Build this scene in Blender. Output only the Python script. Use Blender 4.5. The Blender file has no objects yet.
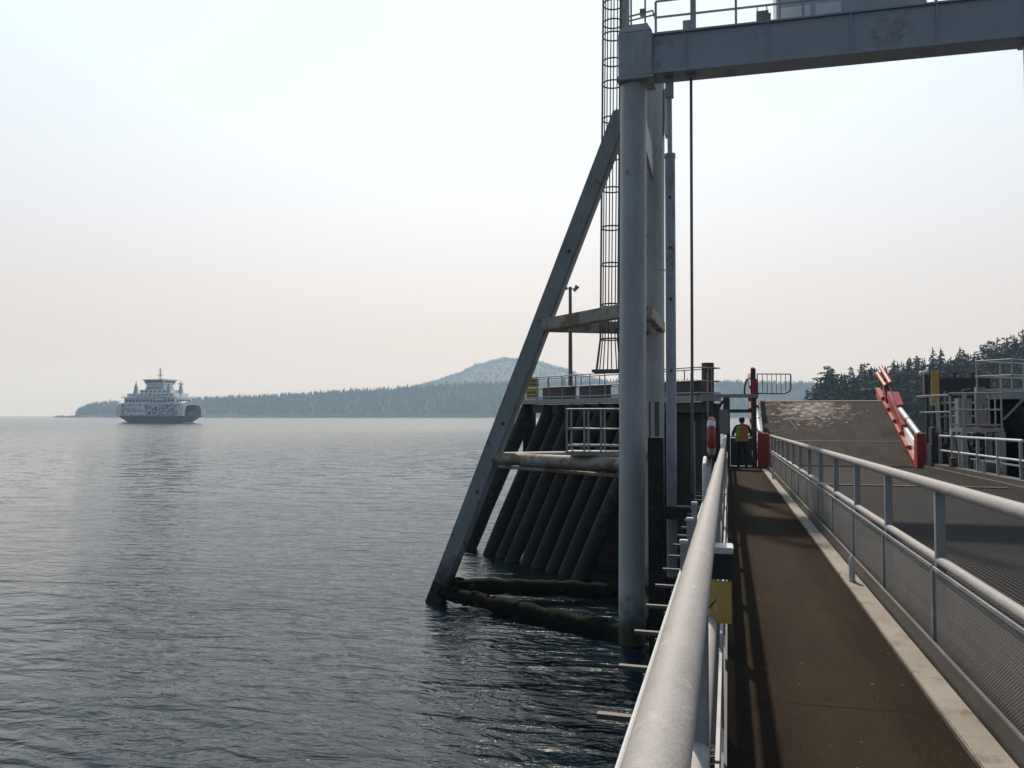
import bpy, bmesh, math, random
from mathutils import Vector, Matrix, noise as mnoise
R = math.radians
sc = bpy.context.scene
col = sc.collection
random.seed(7)

# ------------------------------------------------------------------ viewpoint
F_PX = 840.0
YAW = math.atan(216 / F_PX)          # camera looks this far to the left of the walkway
PITCH = math.atan(31 / F_PX)
CZ = 5.9                             # eye height above the water
SLOPE = -0.0092                      # the linkspan falls slightly towards its far end
WZ = -0.8                            # sea level
DZ = 4.37                            # deck height under the camera
def dk(y): return DZ + SLOPE * y

cam = bpy.data.cameras.new('camera'); camo = bpy.data.objects.new('camera', cam); col.objects.link(camo)
cam.sensor_width = 36; cam.lens = F_PX * 36 / 1024
cam.clip_start = 0.05; cam.clip_end = 30000
camo.location = (0, 0, CZ); camo.rotation_euler = (R(90) + PITCH, 0, YAW)
sc.camera = camo

# heading basis, used to lay out far land by bearing and distance
FH = Vector((-math.sin(YAW), math.cos(YAW), 0)); RH = Vector((math.cos(YAW), math.sin(YAW), 0))
def far(bx, d):
    p = FH * d + RH * (d * (bx - 512) / F_PX)
    return p.x, p.y

# ------------------------------------------------------------------ materials
def node_mat(name):
    m = bpy.data.materials.new(name); m.use_nodes = True
    nt = m.node_tree
    b = nt.nodes['Principled BSDF']
    return m, nt, b
def N(nt, t, **kw):
    n = nt.nodes.new(t)
    for k, v in kw.items():
        if k in n.inputs.keys() if hasattr(n.inputs, 'keys') else False: n.inputs[k].default_value = v
        else: setattr(n, k, v)
    return n
def noise(nt, vec, scale, detail=4, rough=.55):
    n = nt.nodes.new('ShaderNodeTexNoise'); n.inputs['Scale'].default_value = scale
    n.inputs['Detail'].default_value = detail; n.inputs['Roughness'].default_value = rough
    nt.links.new(vec, n.inputs['Vector']); return n.outputs['Fac']
def ramp(nt, fac, stops):
    r = nt.nodes.new('ShaderNodeValToRGB'); nt.links.new(fac, r.inputs['Fac'])
    e = r.color_ramp.elements
    while len(e) < len(stops): e.new(.5)
    for i, (p, c) in enumerate(stops):
        e[i].position = p
        e[i].color = (c, c, c, 1) if isinstance(c, (int, float)) else (*c, 1)
    return r.outputs['Color']
def mix(nt, fac, a, b, mode='MIX'):
    m = nt.nodes.new('ShaderNodeMix'); m.data_type = 'RGBA'; m.blend_type = mode
    if isinstance(fac, (int, float)): m.inputs['Factor'].default_value = fac
    else: nt.links.new(fac, m.inputs['Factor'])
    for s, v in (('A', a), ('B', b)):
        i = m.inputs[6] if s == 'A' else m.inputs[7]
        if isinstance(v, tuple): i.default_value = (*v, 1)
        else: nt.links.new(v, i)
    return m.outputs[2]
def math_(nt, op, a, b=None, c=None):
    m = nt.nodes.new('ShaderNodeMath'); m.operation = op
    for i, v in enumerate((a, b, c)):
        if v is None: continue
        if isinstance(v, (int, float)): m.inputs[i].default_value = v
        else: nt.links.new(v, m.inputs[i])
    return m.outputs[0]
def pos(nt, scale=None):
    g = nt.nodes.new('ShaderNodeTexCoord').outputs['Object']
    if scale:
        mp = nt.nodes.new('ShaderNodeMapping'); mp.inputs['Scale'].default_value = scale
        nt.links.new(g, mp.inputs['Vector']); return mp.outputs['Vector']
    return g
def bump(nt, b, h, strength, dist=.01):
    bn = nt.nodes.new('ShaderNodeBump'); bn.inputs['Strength'].default_value = strength; bn.inputs['Distance'].default_value = dist
    nt.links.new(h, bn.inputs['Height']); nt.links.new(bn.outputs['Normal'], b.inputs['Normal'])

def worn(name, c, var=.25, scale=2.0, rough=.5, metal=0.0, stain=None, stain_amt=.5, stain_scale=1.2, streak=True, bumpk=.15, tide=None, spec=.5, vary=0):
    """weathered surface: blotchy base colour, run-down streaks, patches of rust or dirt"""
    m, nt, b = node_mat(name)
    p = pos(nt)
    n1 = noise(nt, p, scale, 6)
    c1 = mix(nt, ramp(nt, n1, [(.3, 0.), (.7, 1.)]), tuple(x * (1 - var) for x in c), tuple(min(1, x * (1 + var)) for x in c))
    n2 = noise(nt, p, scale * 14, 3)
    c1 = mix(nt, math_(nt, 'MULTIPLY', ramp(nt, n2, [(.45, 0.), (.75, 1.)]), .35), c1, tuple(x * .7 for x in c))
    if streak:
        ps = pos(nt, (6, 6, .35))
        n3 = noise(nt, ps, 1.6, 4)
        c1 = mix(nt, math_(nt, 'MULTIPLY', ramp(nt, n3, [(.45, 0.), (.72, 1.)]), .4), c1, tuple(x * .62 for x in c))
    if stain:
        n4 = noise(nt, p, stain_scale, 8, .7)
        k = ramp(nt, n4, [(1 - stain_amt - .06, 0.), (1 - stain_amt + .04, 1.)])
        n5 = noise(nt, p, stain_scale * 9, 4)
        c1 = mix(nt, k, c1, mix(nt, n5, tuple(x * .55 for x in stain), tuple(min(1, x * 1.35) for x in stain)))
    if vary:
        oi = nt.nodes.new('ShaderNodeObjectInfo')
        c1 = mix(nt, math_(nt, 'MULTIPLY', oi.outputs['Random'], vary), c1, tuple(x * .35 for x in c))
    if tide:
        z, tc = tide
        sx = nt.nodes.new('ShaderNodeSeparateXYZ'); nt.links.new(p, sx.inputs[0])
        zz = math_(nt, 'ADD', sx.outputs['Z'], math_(nt, 'MULTIPLY', noise(nt, p, 3.5, 6), 1.6))
        mr = nt.nodes.new('ShaderNodeMapRange'); mr.inputs['From Min'].default_value = z + 1.6; mr.inputs['From Max'].default_value = z + .3
        nt.links.new(zz, mr.inputs['Value'])
        c1 = mix(nt, mr.outputs['Result'], c1, tc)
    nt.links.new(c1, b.inputs['Base Color']); b.inputs['Specular IOR Level'].default_value = spec
    b.inputs['Metallic'].default_value = metal
    rr = math_(nt, 'MULTIPLY_ADD', n1, .3, rough - .15)
    nt.links.new(rr, b.inputs['Roughness'])
    if bumpk: bump(nt, b, math_(nt, 'ADD', n2, n1), bumpk, .008)
    return m

M = {}
M['galv'] = worn('painted_steel', (.41, .42, .415), .14, .7, .5, .0, stain=(.17, .155, .125), stain_amt=.33, stain_scale=1.5, tide=(.1, (.028, .034, .022)))
M['beam'] = worn('beam_steel', (.37, .39, .43), .14, .6, .5, .0, stain=(.27, .255, .26), stain_amt=.42, stain_scale=.6, streak=False)
M['leg'] = worn('leg_steel', (.28, .295, .295), .16, .8, .55, .0, stain=(.13, .12, .09), stain_amt=.36, stain_scale=2.0, tide=(.3, (.012, .014, .01)))
M['brace'] = worn('rusty_brace', (.3, .285, .245), .25, 1.5, .7, 0, stain=(.17, .10, .05), stain_amt=.46, stain_scale=1.6, streak=False, bumpk=.4)
M['mossy'] = worn('mossy_tidal_pipe', (.006, .007, .004), .5, 3, .95, 0, spec=.1, stain=(.05, .055, .012), stain_amt=.36, stain_scale=3, streak=False, bumpk=.8)
M['cage'] = worn('cage_steel', (.13, .135, .14), .2, 3, .5, .2, streak=False, bumpk=0)
M['rail'] = worn('galvanized_pipe', (.31, .292, .28), .12, 9.0, .66, .0, stain=(.41, .40, .39), stain_amt=.37, stain_scale=14, streak=False, bumpk=.2, spec=.3)
M['post'] = worn('galvanized_post', (.3, .305, .315), .12, 3.5, .45, .25, stain=(.5, .5, .5), stain_amt=.35, stain_scale=6, streak=False, bumpk=.05)
M['white'] = worn('white_paint', (.55, .55, .54), .1, 3, .4, 0, stain=(.3, .22, .15), stain_amt=.3, streak=False, bumpk=.04)
M['kerb'] = worn('kerb_paint', (.25, .22, .185), .22, 1.6, .7, 0, stain=(.17, .13, .1), stain_amt=.4, stain_scale=4, streak=False, bumpk=.2, spec=.2)
M['toe'] = worn('toe_plate', (.11, .102, .094), .2, 2.5, .55, .1, stain=(.16, .12, .09), stain_amt=.36, stain_scale=3, streak=False, spec=.2)
M['red'] = worn('red_paint', (.36, .035, .042), .2, 2, .5, 0, stain=(.2, .03, .03), stain_amt=.4, streak=False, bumpk=.05)
M['maroon'] = worn('dark_red_paint', (.1, .016, .02), .2, 2, .6, 0, stain=(.05, .02, .02), stain_amt=.4, streak=False, bumpk=.05, spec=.15)
M['orange'] = worn('faded_red_paint', (.4, .06, .03), .25, 2, .5, 0, stain=(.42, .16, .1), stain_amt=.35, stain_scale=2, streak=False, bumpk=.05)
M['yellow'] = worn('yellow_paint', (.46, .32, .06), .12, 3, .5, 0, stain=(.4, .25, .03), stain_amt=.35, streak=False, bumpk=0)
M['sign_yellow'] = worn('yellow_plate', (.5, .34, .09), .06, 9, .45, 0, streak=False, bumpk=0)
M['marker'] = worn('marker_orange', (.6, .25, .04), .1, 9, .5, 0, streak=False, bumpk=0)
M['ink'] = worn('sign_ink', (.03, .025, .02), .1, 9, .6, 0, streak=False, bumpk=0)
M['faint'] = worn('faded_print', (.8, .7, .42), .1, 9, .6, 0, streak=False, bumpk=0)
M['black'] = worn('black_rubber', (.011, .012, .014), .4, 1.2, .6, 0, stain=(.019, .019, .02), stain_amt=.4, streak=True)
M['dark'] = worn('dark_steel', (.05, .05, .055), .3, 1.5, .55, .2, stain=(.06, .04, .03), stain_amt=.4, streak=True)
M['pile'] = worn('fender_pile', (.02, .02, .02), .45, 1.6, .7, 0, stain=(.05, .047, .043), stain_amt=.4, stain_scale=3.2, bumpk=.6, spec=.25, vary=.8, tide=(.4, (.011, .013, .01)))
M['timber'] = worn('timber_pile', (.085, .06, .04), .35, 2.2, .8, 0, stain=(.05, .04, .03), stain_amt=.45, bumpk=.4)
M['grey'] = worn('grey_cabinet', (.24, .24, .245), .12, 2, .5, 0, stain=(.15, .12, .1), stain_amt=.3, bumpk=.05)
M['cabin'] = worn('cabin_paint', (.5, .52, .55), .08, 1.2, .5, 0, streak=True, bumpk=0)
M['girder'] = worn('girder_steel', (.045, .042, .042), .3, 1.2, .6, .1, stain=(.06, .035, .025), stain_amt=.42)
M['plank'] = worn('service_deck', (.3, .3, .3), .15, 2, .55, .1, stain=(.2, .15, .1), stain_amt=.35, streak=False)

def glass_mat():
    m, nt, b = node_mat('window_glass')
    n = noise(nt, pos(nt), .8, 2)
    nt.links.new(mix(nt, n, (.02, .03, .04), (.06, .08, .1)), b.inputs['Base Color'])
    b.inputs['Roughness'].default_value = .08
    return m
M['glass'] = glass_mat()

def walk_mat():
    m, nt, b = node_mat('walkway_surface')
    p = pos(nt)
    n1 = noise(nt, p, .9, 6); n2 = noise(nt, p, 90, 3); n3 = noise(nt, pos(nt, (3, .25, 1)), 2, 5)
    c = mix(nt, ramp(nt, n1, [(.3, 0.), (.7, 1.)]), (.022, .015, .0095), (.037, .0265, .0175))
    c = mix(nt, ramp(nt, n2, [(.45, 0.), (.62, .75)]), c, (.011, .008, .006))
    c = mix(nt, ramp(nt, n3, [(.5, 0.), (.75, .5)]), c, (.045, .032, .023))
    n4 = noise(nt, p, 26, 2)
    c = mix(nt, ramp(nt, n4, [(.73, 0.), (.76, .8)]), c, (.2, .17, .14))
    sx = nt.nodes.new('ShaderNodeSeparateXYZ'); nt.links.new(p, sx.inputs[0])
    tr = math_(nt, 'ABSOLUTE', math_(nt, 'SUBTRACT', sx.outputs['X'], .56))            # trodden middle, dirty edges
    tr = math_(nt, 'ADD', tr, math_(nt, 'MULTIPLY', n1, .22))
    c = mix(nt, ramp(nt, tr, [(.22, .3), (.42, 0.)]), c, (.052, .041, .031))
    c = mix(nt, ramp(nt, tr, [(.52, 0.), (.64, .75)]), c, (.016, .0125, .01))
    jt = math_(nt, 'LESS_THAN', math_(nt, 'FRACT', math_(nt, 'MULTIPLY', sx.outputs['Y'], 1 / 2.44)), .006)
    c = mix(nt, math_(nt, 'MULTIPLY', jt, .8), c, (.01, .008, .007))
    nb = noise(nt, pos(nt, (1, .6, 1)), 2.6, 7, .7)
    c = mix(nt, ramp(nt, nb, [(.58, 0.), (.66, .55)]), c, (.017, .0125, .01))
    nt.links.new(c, b.inputs['Base Color']); b.inputs['Roughness'].default_value = .9
    b.inputs['Specular IOR Level'].default_value = .03
    bump(nt, b, math_(nt, 'ADD', n2, n1), .5, .004)
    return m
M['walk'] = walk_mat()

def apron_mat():
    m, nt, b = node_mat('apron_plate')
    p = pos(nt)                       # apron local: x across, y up the plate
    sx = nt.nodes.new('ShaderNodeSeparateXYZ'); nt.links.new(p, sx.inputs[0])
    n1 = noise(nt, p, 1.1, 7); n2 = noise(nt, pos(nt, (2, .5, 1)), 2.2, 5)
    c = mix(nt, ramp(nt, n1, [(.3, 0.), (.7, 1.)]), (.064, .055, .048), (.098, .086, .077))
    c = mix(nt, ramp(nt, n2, [(.5, 0.), (.8, .7)]), c, (.045, .038, .033))
    # peeled paint round the upper middle of the plate
    dx = math_(nt, 'MULTIPLY', math_(nt, 'SUBTRACT', sx.outputs['X'], -.55), .55)
    dy = math_(nt, 'MULTIPLY', math_(nt, 'SUBTRACT', sx.outputs['Y'], 5.9), .5)
    d = math_(nt, 'SQRT', math_(nt, 'ADD', math_(nt, 'MULTIPLY', dx, dx), math_(nt, 'MULTIPLY', dy, dy)))
    n3 = noise(nt, p, 2.4, 8, .72)
    k = math_(nt, 'SUBTRACT', n3, math_(nt, 'MULTIPLY', d, .2))
    c = mix(nt, ramp(nt, k, [(.36, 0.), (.4, 1.)]), c, mix(nt, noise(nt, p, 9, 4), (.16, .125, .108), (.27, .22, .195)))
    c = mix(nt, ramp(nt, math_(nt, 'SUBTRACT', noise(nt, p, 3.3, 6, .6), math_(nt, 'MULTIPLY', d, .13)), [(.5, 0.), (.515, 1.)]), c, (.4, .36, .33))
    nt.links.new(c, b.inputs['Base Color']); b.inputs['Roughness'].default_value = .85; b.inputs['Specular IOR Level'].default_value = .02
    bump(nt, b, n3, .3, .006)
    return m
M['apron'] = apron_mat()

def grating_mat():
    """open bar grating: bearing bars along the ramp, thin cross bars"""
    m, nt, b = node_mat('bar_grating')
    p = pos(nt); sx = nt.nodes.new('ShaderNodeSeparateXYZ'); nt.links.new(p, sx.inputs[0])
    fx = math_(nt, 'FRACT', math_(nt, 'MULTIPLY', sx.outputs['X'], 1 / .055))
    fy = math_(nt, 'FRACT', math_(nt, 'MULTIPLY', sx.outputs['Y'], 1 / .11))
    bar = math_(nt, 'MAXIMUM', math_(nt, 'LESS_THAN', fx, .26), math_(nt, 'LESS_THAN', fy, .14))
    n1 = noise(nt, p, .7, 5)
    c = mix(nt, n1, (.03, .028, .028), (.07, .065, .06))
    c = mix(nt, bar, (.006, .007, .008), c)
    nt.links.new(c, b.inputs['Base Color'])
    nt.links.new(math_(nt, 'MULTIPLY_ADD', bar, -.2, .85), b.inputs['Roughness'])
    b.inputs['Specular IOR Level'].default_value = .04
    return m
M['grating'] = grating_mat()
M['roadplate'] = worn('road_plate', (.034, .029, .026), .22, .8, .6, 0, stain=(.03, .024, .02), stain_amt=.45, stain_scale=1.4, streak=False, spec=.02)

def mesh_mat():
    """expanded-metal infill: diamond holes cut by transparency"""
    m, nt, b = node_mat('expanded_metal')
    p = pos(nt); sx = nt.nodes.new('ShaderNodeSeparateXYZ'); nt.links.new(p, sx.inputs[0])
    u = math_(nt, 'MULTIPLY', sx.outputs['Y'], 1 / .034); v = math_(nt, 'MULTIPLY', sx.outputs['Z'], 1 / .02)
    a = math_(nt, 'PINGPONG', math_(nt, 'ADD', u, v), .5); c_ = math_(nt, 'PINGPONG', math_(nt, 'SUBTRACT', u, v), .5)
    wire = math_(nt, 'MAXIMUM', math_(nt, 'LESS_THAN', a, .23), math_(nt, 'LESS_THAN', c_, .23))
    n1 = noise(nt, p, 3, 4)
    nt.links.new(mix(nt, n1, (.2, .19, .18), (.31, .295, .28)), b.inputs['Base Color'])
    b.inputs['Roughness'].default_value = .5; b.inputs['Metallic'].default_value = .2
    nt.links.new(wire, b.inputs['Alpha'])
    return m
M['mesh'] = mesh_mat()

def leaf_mat(name, a, b_):
    m, nt, b = node_mat(name)
    g = nt.nodes.new('ShaderNodeNewGeometry')
    n = noise(nt, g.outputs['Position'], .35, 4)
    c = mix(nt, ramp(nt, n, [(.3, 0.), (.7, 1.)]), a, b_)
    oi = nt.nodes.new('ShaderNodeObjectInfo')
    c = mix(nt, math_(nt, 'MULTIPLY', oi.outputs['Random'], .5), c, tuple(x * .55 for x in a))
    nt.links.new(c, b.inputs['Base Color']); b.inputs['Roughness'].default_value = .8
    b.inputs['Specular IOR Level'].default_value = .2
    return m
M['fir'] = leaf_mat('fir_foliage', (.013, .025, .019), (.021, .036, .025))
M['farwood'] = leaf_mat('distant_foliage', (.018, .028, .022), (.03, .042, .03))
M['bark'] = worn('bark', (.07, .05, .038), .3, 1, .9, 0)
M['land'] = worn('land_cover', (.02, .024, .02), .3, .02, .95, 0, streak=False, bumpk=0)
M['rock'] = worn('shore_rock', (.1, .095, .085), .35, .05, .95, 0, streak=False, bumpk=0)
M['skin'] = worn('skin', (.36, .2, .14), .05, 8, .5, 0, streak=False, bumpk=0)
M['hair'] = worn('dark_hair', (.015, .012, .01), .2, 20, .6, 0, streak=False, bumpk=0)
M['navy'] = worn('navy_cloth', (.012, .014, .022), .2, 12, .9, 0, streak=False, bumpk=0)
M['vest'] = worn('orange_vest_cloth', (.36, .13, .035), .08, 10, .8, 0, streak=False, bumpk=0)
M['lime'] = worn('lime_cloth', (.17, .3, .04), .08, 10, .8, 0, streak=False, bumpk=0)
M['ship_white'] = worn('ship_white_paint', (.8, .81, .82), .06, .2, .4, 0, streak=False, bumpk=0)
M['ship_blue'] = worn('ship_blue_paint', (.012, .022, .065), .1, .2, .4, 0, streak=False, bumpk=0)
def art_mat():
    m, nt, b = node_mat('ship_patterned_paint')
    p = pos(nt, (1, 1, 1.2))
    v = nt.nodes.new('ShaderNodeTexVoronoi'); v.feature = 'F1'; v.inputs['Scale'].default_value = .27; nt.links.new(p, v.inputs['Vector'])
    w = math_(nt, 'SINE', math_(nt, 'MULTIPLY', v.outputs['Distance'], 13.0))
    k = ramp(nt, math_(nt, 'ADD', math_(nt, 'MULTIPLY', w, .35), noise(nt, p, .5, 3)), [(.44, 0.), (.5, 1.)])
    nt.links.new(mix(nt, k, (.035, .05, .1), (.62, .64, .67)), b.inputs['Base Color']); b.inputs['Roughness'].default_value = .4
    return m
M['ship_art'] = art_mat()
M['ship_grey'] = worn('ship_grey_paint', (.42, .45, .49), .06, .2, .5, 0, streak=False, bumpk=0)
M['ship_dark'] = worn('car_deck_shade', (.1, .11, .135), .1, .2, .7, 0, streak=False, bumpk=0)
M['foam'] = worn('bow_foam', (.8, .82, .84), .04, .6, .7, 0, streak=False, bumpk=0)

def water_mat():
    m, nt, b = node_mat('sea_water')
    p = pos(nt)
    def wv(scale, sxy, rot, det=3, dist=0.):
        mp = nt.nodes.new('ShaderNodeMapping'); mp.inputs['Scale'].default_value = (sxy[0], sxy[1], 1); mp.inputs['Rotation'].default_value = (0, 0, R(rot))
        nt.links.new(p, mp.inputs['Vector'])
        n = nt.nodes.new('ShaderNodeTexNoise'); n.inputs['Scale'].default_value = scale; n.inputs['Detail'].default_value = det
        n.inputs['Roughness'].default_value = .5; n.inputs['Distortion'].default_value = dist
        nt.links.new(mp.outputs['Vector'], n.inputs['Vector']); return n.outputs['Fac']
    h = math_(nt, 'MULTIPLY', wv(.55, (.55, 1.3), 14, 2, .6), .38)
    h = math_(nt, 'ADD', h, math_(nt, 'MULTIPLY', wv(1.7, (.6, 1.25), -8, 3, .8), .17))
    h = math_(nt, 'ADD', h, math_(nt, 'MULTIPLY', wv(5.5, (.8, 1.15), 24, 3, .4), .036))
    # slow patches of calmer and rougher water
    k = ramp(nt, wv(.03, (.5, 1.6), 10, 3), [(.35, .8), (.65, 1.2)])
    bn = nt.nodes.new('ShaderNodeBump'); bn.inputs['Distance'].default_value = 1.0; bn.inputs['Strength'].default_value = .6
    nt.links.new(math_(nt, 'MULTIPLY', h, k), bn.inputs['Height'])
    # beyond some tens of metres the ripples are finer than the view: give them their slopes directly
    def slopes(scale, sxy, rot, det):
        mp = nt.nodes.new('ShaderNodeMapping'); mp.inputs['Scale'].default_value = (sxy[0], sxy[1], 1); mp.inputs['Rotation'].default_value = (0, 0, R(rot))
        nt.links.new(p, mp.inputs['Vector'])
        n = nt.nodes.new('ShaderNodeTexNoise'); n.inputs['Scale'].default_value = scale; n.inputs['Detail'].default_value = det; n.inputs['Roughness'].default_value = .6
        nt.links.new(mp.outputs['Vector'], n.inputs['Vector'])
        q = nt.nodes.new('ShaderNodeVectorMath'); q.operation = 'SUBTRACT'; nt.links.new(n.outputs['Color'], q.inputs[0]); q.inputs[1].default_value = (.5, .5, .5)
        return q.outputs[0]
    sa = nt.nodes.new('ShaderNodeVectorMath'); sa.operation = 'ADD'
    nt.links.new(slopes(.5, (.5, 1.25), 12, 2), sa.inputs[0]); nt.links.new(slopes(3.2, (.55, 1.2), -6, 3), sa.inputs[1])
    sm = nt.nodes.new('ShaderNodeVectorMath'); sm.operation = 'MULTIPLY_ADD'; nt.links.new(sa.outputs[0], sm.inputs[0])
    sm.inputs[1].default_value = (.7, 1.05, 0); sm.inputs[2].default_value = (0, 0, 1)
    nz = nt.nodes.new('ShaderNodeVectorMath'); nz.operation = 'NORMALIZE'; nt.links.new(sm.outputs[0], nz.inputs[0])
    l0 = nt.nodes.new('ShaderNodeVectorMath'); l0.operation = 'LENGTH'; nt.links.new(p, l0.inputs[0])
    fr = nt.nodes.new('ShaderNodeMapRange'); fr.inputs['From Min'].default_value = 32; fr.inputs['From Max'].default_value = 110; nt.links.new(l0.outputs['Value'], fr.inputs['Value'])
    mv = nt.nodes.new('ShaderNodeMix'); mv.data_type = 'VECTOR'
    nt.links.new(fr.outputs['Result'], mv.inputs['Factor']); nt.links.new(bn.outputs['Normal'], mv.inputs[4]); nt.links.new(nz.outputs[0], mv.inputs[5])
    nz2 = nt.nodes.new('ShaderNodeVectorMath'); nz2.operation = 'NORMALIZE'; nt.links.new(mv.outputs[1], nz2.inputs[0])
    nt.links.new(nz2.outputs[0], b.inputs['Normal'])
    b.inputs['Base Color'].default_value = (.004, .011, .017, 1)
    # unresolved ripples far from the pier act as roughness
    ln = nt.nodes.new('ShaderNodeVectorMath'); ln.operation = 'LENGTH'; nt.links.new(p, ln.inputs[0])
    mr = nt.nodes.new('ShaderNodeMapRange'); mr.inputs['From Min'].default_value = 30; mr.inputs['From Max'].default_value = 450
    mr.inputs['To Min'].default_value = .06; mr.inputs['To Max'].default_value = .2
    nt.links.new(ln.outputs['Value'], mr.inputs['Value']); nt.links.new(mr.outputs['Result'], b.inputs['Roughness'])
    ms = nt.nodes.new('ShaderNodeMapRange'); ms.inputs['From Min'].default_value = 35; ms.inputs['From Max'].default_value = 160
    ms.inputs['To Min'].default_value = .66; ms.inputs['To Max'].default_value = .9
    nt.links.new(ln.outputs['Value'], ms.inputs['Value']); nt.links.new(ms.outputs['Result'], bn.inputs['Strength'])
    b.inputs['IOR'].default_value = 1.333
    return m
M['water'] = water_mat()

# ------------------------------------------------------------------ mesh collector
class MB:
    def __init__(s): s.v = []; s.f = []; s.mi = []; s.m = 0
    def add(s, vs, fs):
        o = len(s.v); s.v += [tuple(p) for p in vs]; s.f += [tuple(i + o for i in f) for f in fs]; s.mi += [s.m] * len(fs); return s
    def hexa(s, p):                                # 8 corners, bottom 4 ccw then top 4
        return s.add(p, [(3, 2, 1, 0), (4, 5, 6, 7), (0, 1, 5, 4), (1, 2, 6, 5), (2, 3, 7, 6), (3, 0, 4, 7)])
    def box(s, x0, x1, y0, y1, z0, z1, sl=0.0):    # sl: heights are given over the sloping deck when 1
        d = lambda y, z: z + sl * dk(y)
        return s.hexa([(x0, y0, d(y0, z0)), (x1, y0, d(y0, z0)), (x1, y1, d(y1, z0)), (x0, y1, d(y1, z0)),
                       (x0, y0, d(y0, z1)), (x1, y0, d(y0, z1)), (x1, y1, d(y1, z1)), (x0, y1, d(y1, z1))])
    def bar(s, a, b, w, h, up=(0, 0, 1)):          # rectangular bar from a to b
        a, b = Vector(a), Vector(b); d = (b - a).normalized(); u = Vector(up)
        if abs(d.dot(u)) > .98: u = Vector((0, 1, 0))
        r = d.cross(u).normalized(); u = r.cross(d).normalized()
        q = [(-w / 2, -h / 2), (w / 2, -h / 2), (w / 2, h / 2), (-w / 2, h / 2)]
        return s.hexa([a + r * x + u * y for x, y in q] + [b + r * x + u * y for x, y in q])
    def tube(s, pts, r, seg=12, cap=True, closed=False):
        pts = [Vector(p) for p in pts]; n = len(pts); rs = r if isinstance(r, (list, tuple)) else [r] * n
        o = []; prev = None
        for i, p in enumerate(pts):
            if closed: d = pts[(i + 1) % n] - pts[i - 1]
            elif i == 0: d = pts[1] - pts[0]
            elif i == n - 1: d = pts[-1] - pts[-2]
            else: d = (pts[i + 1] - p).normalized() + (p - pts[i - 1]).normalized()
            d.normalize()
            if prev is None:
                u = Vector((0, 0, 1)) if abs(d.z) < .9 else Vector((0, 1, 0))
                a = d.cross(u).normalized()
            else: a = (prev - d * prev.dot(d)).normalized()
            prev = a; c = d.cross(a)
            for k in range(seg):
                t = 2 * math.pi * k / seg
                o.append(p + (a * math.cos(t) + c * math.sin(t)) * rs[i])
        fs = []
        for i in range(n if closed else n - 1):
            j = (i + 1) % n
            for k in range(seg):
                l = (k + 1) % seg
                fs.append((i * seg + k, i * seg + l, j * seg + l, j * seg + k))
        if cap and not closed:
            fs.append(tuple(range(seg))[::-1]); fs.append(tuple((n - 1) * seg + k for k in range(seg)))
        return s.add(o, fs)
    def ring(s, c, R_, r, axis='z', seg=28, sub=6, a0=0, a1=360):
        pts = []; full = a1 - a0 >= 360
        for k in range(seg if full else seg + 1):
            t = R(a0 + (a1 - a0) * k / seg); x, y = R_ * math.cos(t), R_ * math.sin(t)
            pts.append((c[0] + x, c[1] + y, c[2]) if axis == 'z' else (c[0], c[1] + x, c[2] + y) if axis == 'x' else (c[0] + x, c[1], c[2] + y))
        return s.tube(pts, r, sub, True, full)
    def prism(s, poly, z0, z1):                    # polygon in xy
        n = len(poly)
        return s.add([(x, y, z0) for x, y in poly] + [(x, y, z1) for x, y in poly],
                     [tuple(range(n))[::-1], tuple(range(n, 2 * n))] + [(i, (i + 1) % n, n + (i + 1) % n, n + i) for i in range(n)])
    def loft(s, rings, cap=True):
        n = len(rings[0]); o = [p for r in rings for p in r]; fs = []
        for i in range(len(rings) - 1):
            for k in range(n): fs.append((i * n + k, i * n + (k + 1) % n, (i + 1) * n + (k + 1) % n, (i + 1) * n + k))
        if cap: fs.append(tuple(range(n))[::-1]); fs.append(tuple((len(rings) - 1) * n + k for k in range(n)))
        return s.add(o, fs)
    def ball(s, c, r, seg=12, rings=8, sc_=(1, 1, 1)):
        rs = []
        for i in range(1, rings):
            t = math.pi * i / rings
            rs.append([(c[0] + sc_[0] * r * math.sin(t) * math.cos(2 * math.pi * k / seg), c[1] + sc_[1] * r * math.sin(t) * math.sin(2 * math.pi * k / seg), c[2] - sc_[2] * r * math.cos(t)) for k in range(seg)])
        return s.loft(rs)
    def build(s, name, mats, parent=None, smooth=False, bevel=0.0):
        me = bpy.data.meshes.new(name); me.from_pydata(s.v, [], s.f)
        for m in (mats if isinstance(mats, list) else [mats]): me.materials.append(M[m] if isinstance(m, str) else m)
        for p, i in zip(me.polygons, s.mi): p.material_index = i
        bm = bmesh.new(); bm.from_mesh(me)
        bmesh.ops.recalc_face_normals(bm, faces=bm.faces)
        if bevel: bmesh.ops.bevel(bm, geom=[e for e in bm.edges if e.is_manifold and e.calc_face_angle(0) > .6], offset=bevel, segments=2, affect='EDGES', clamp_overlap=True)
        bm.to_mesh(me); bm.free()
        if smooth:
            for p in me.polygons: p.use_smooth = True
            me.set_sharp_from_angle(angle=R(38))
        o = bpy.data.objects.new(name, me); col.objects.link(o)
        if parent: attach(o, parent)
        return o
def attach(o, parent):
    o.parent = parent
    par = Matrix.Identity(4); q = parent; chain = []
    while q: chain.append(q); q = q.parent
    # world = parent chain basis with inverses, all parts are modelled in world space
    if parent.type == 'EMPTY' and not parent.parent:
        o.matrix_parent_inverse = Matrix.LocRotScale(parent.location, parent.rotation_euler, parent.scale).inverted()
def tag(o, label=None, cat=None, group=None, kind=None):
    if label: o['label'] = label
    if cat: o['category'] = cat
    if group: o['group'] = group
    if kind: o['kind'] = kind
    return o
def thing(name, label, cat, loc, group=None):
    e = bpy.data.objects.new(name, None); col.objects.link(e); e.location = loc; e.empty_display_size = .2
    return tag(e, label, cat, group)
def struct(o): o['kind'] = 'structure'; return o

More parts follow.
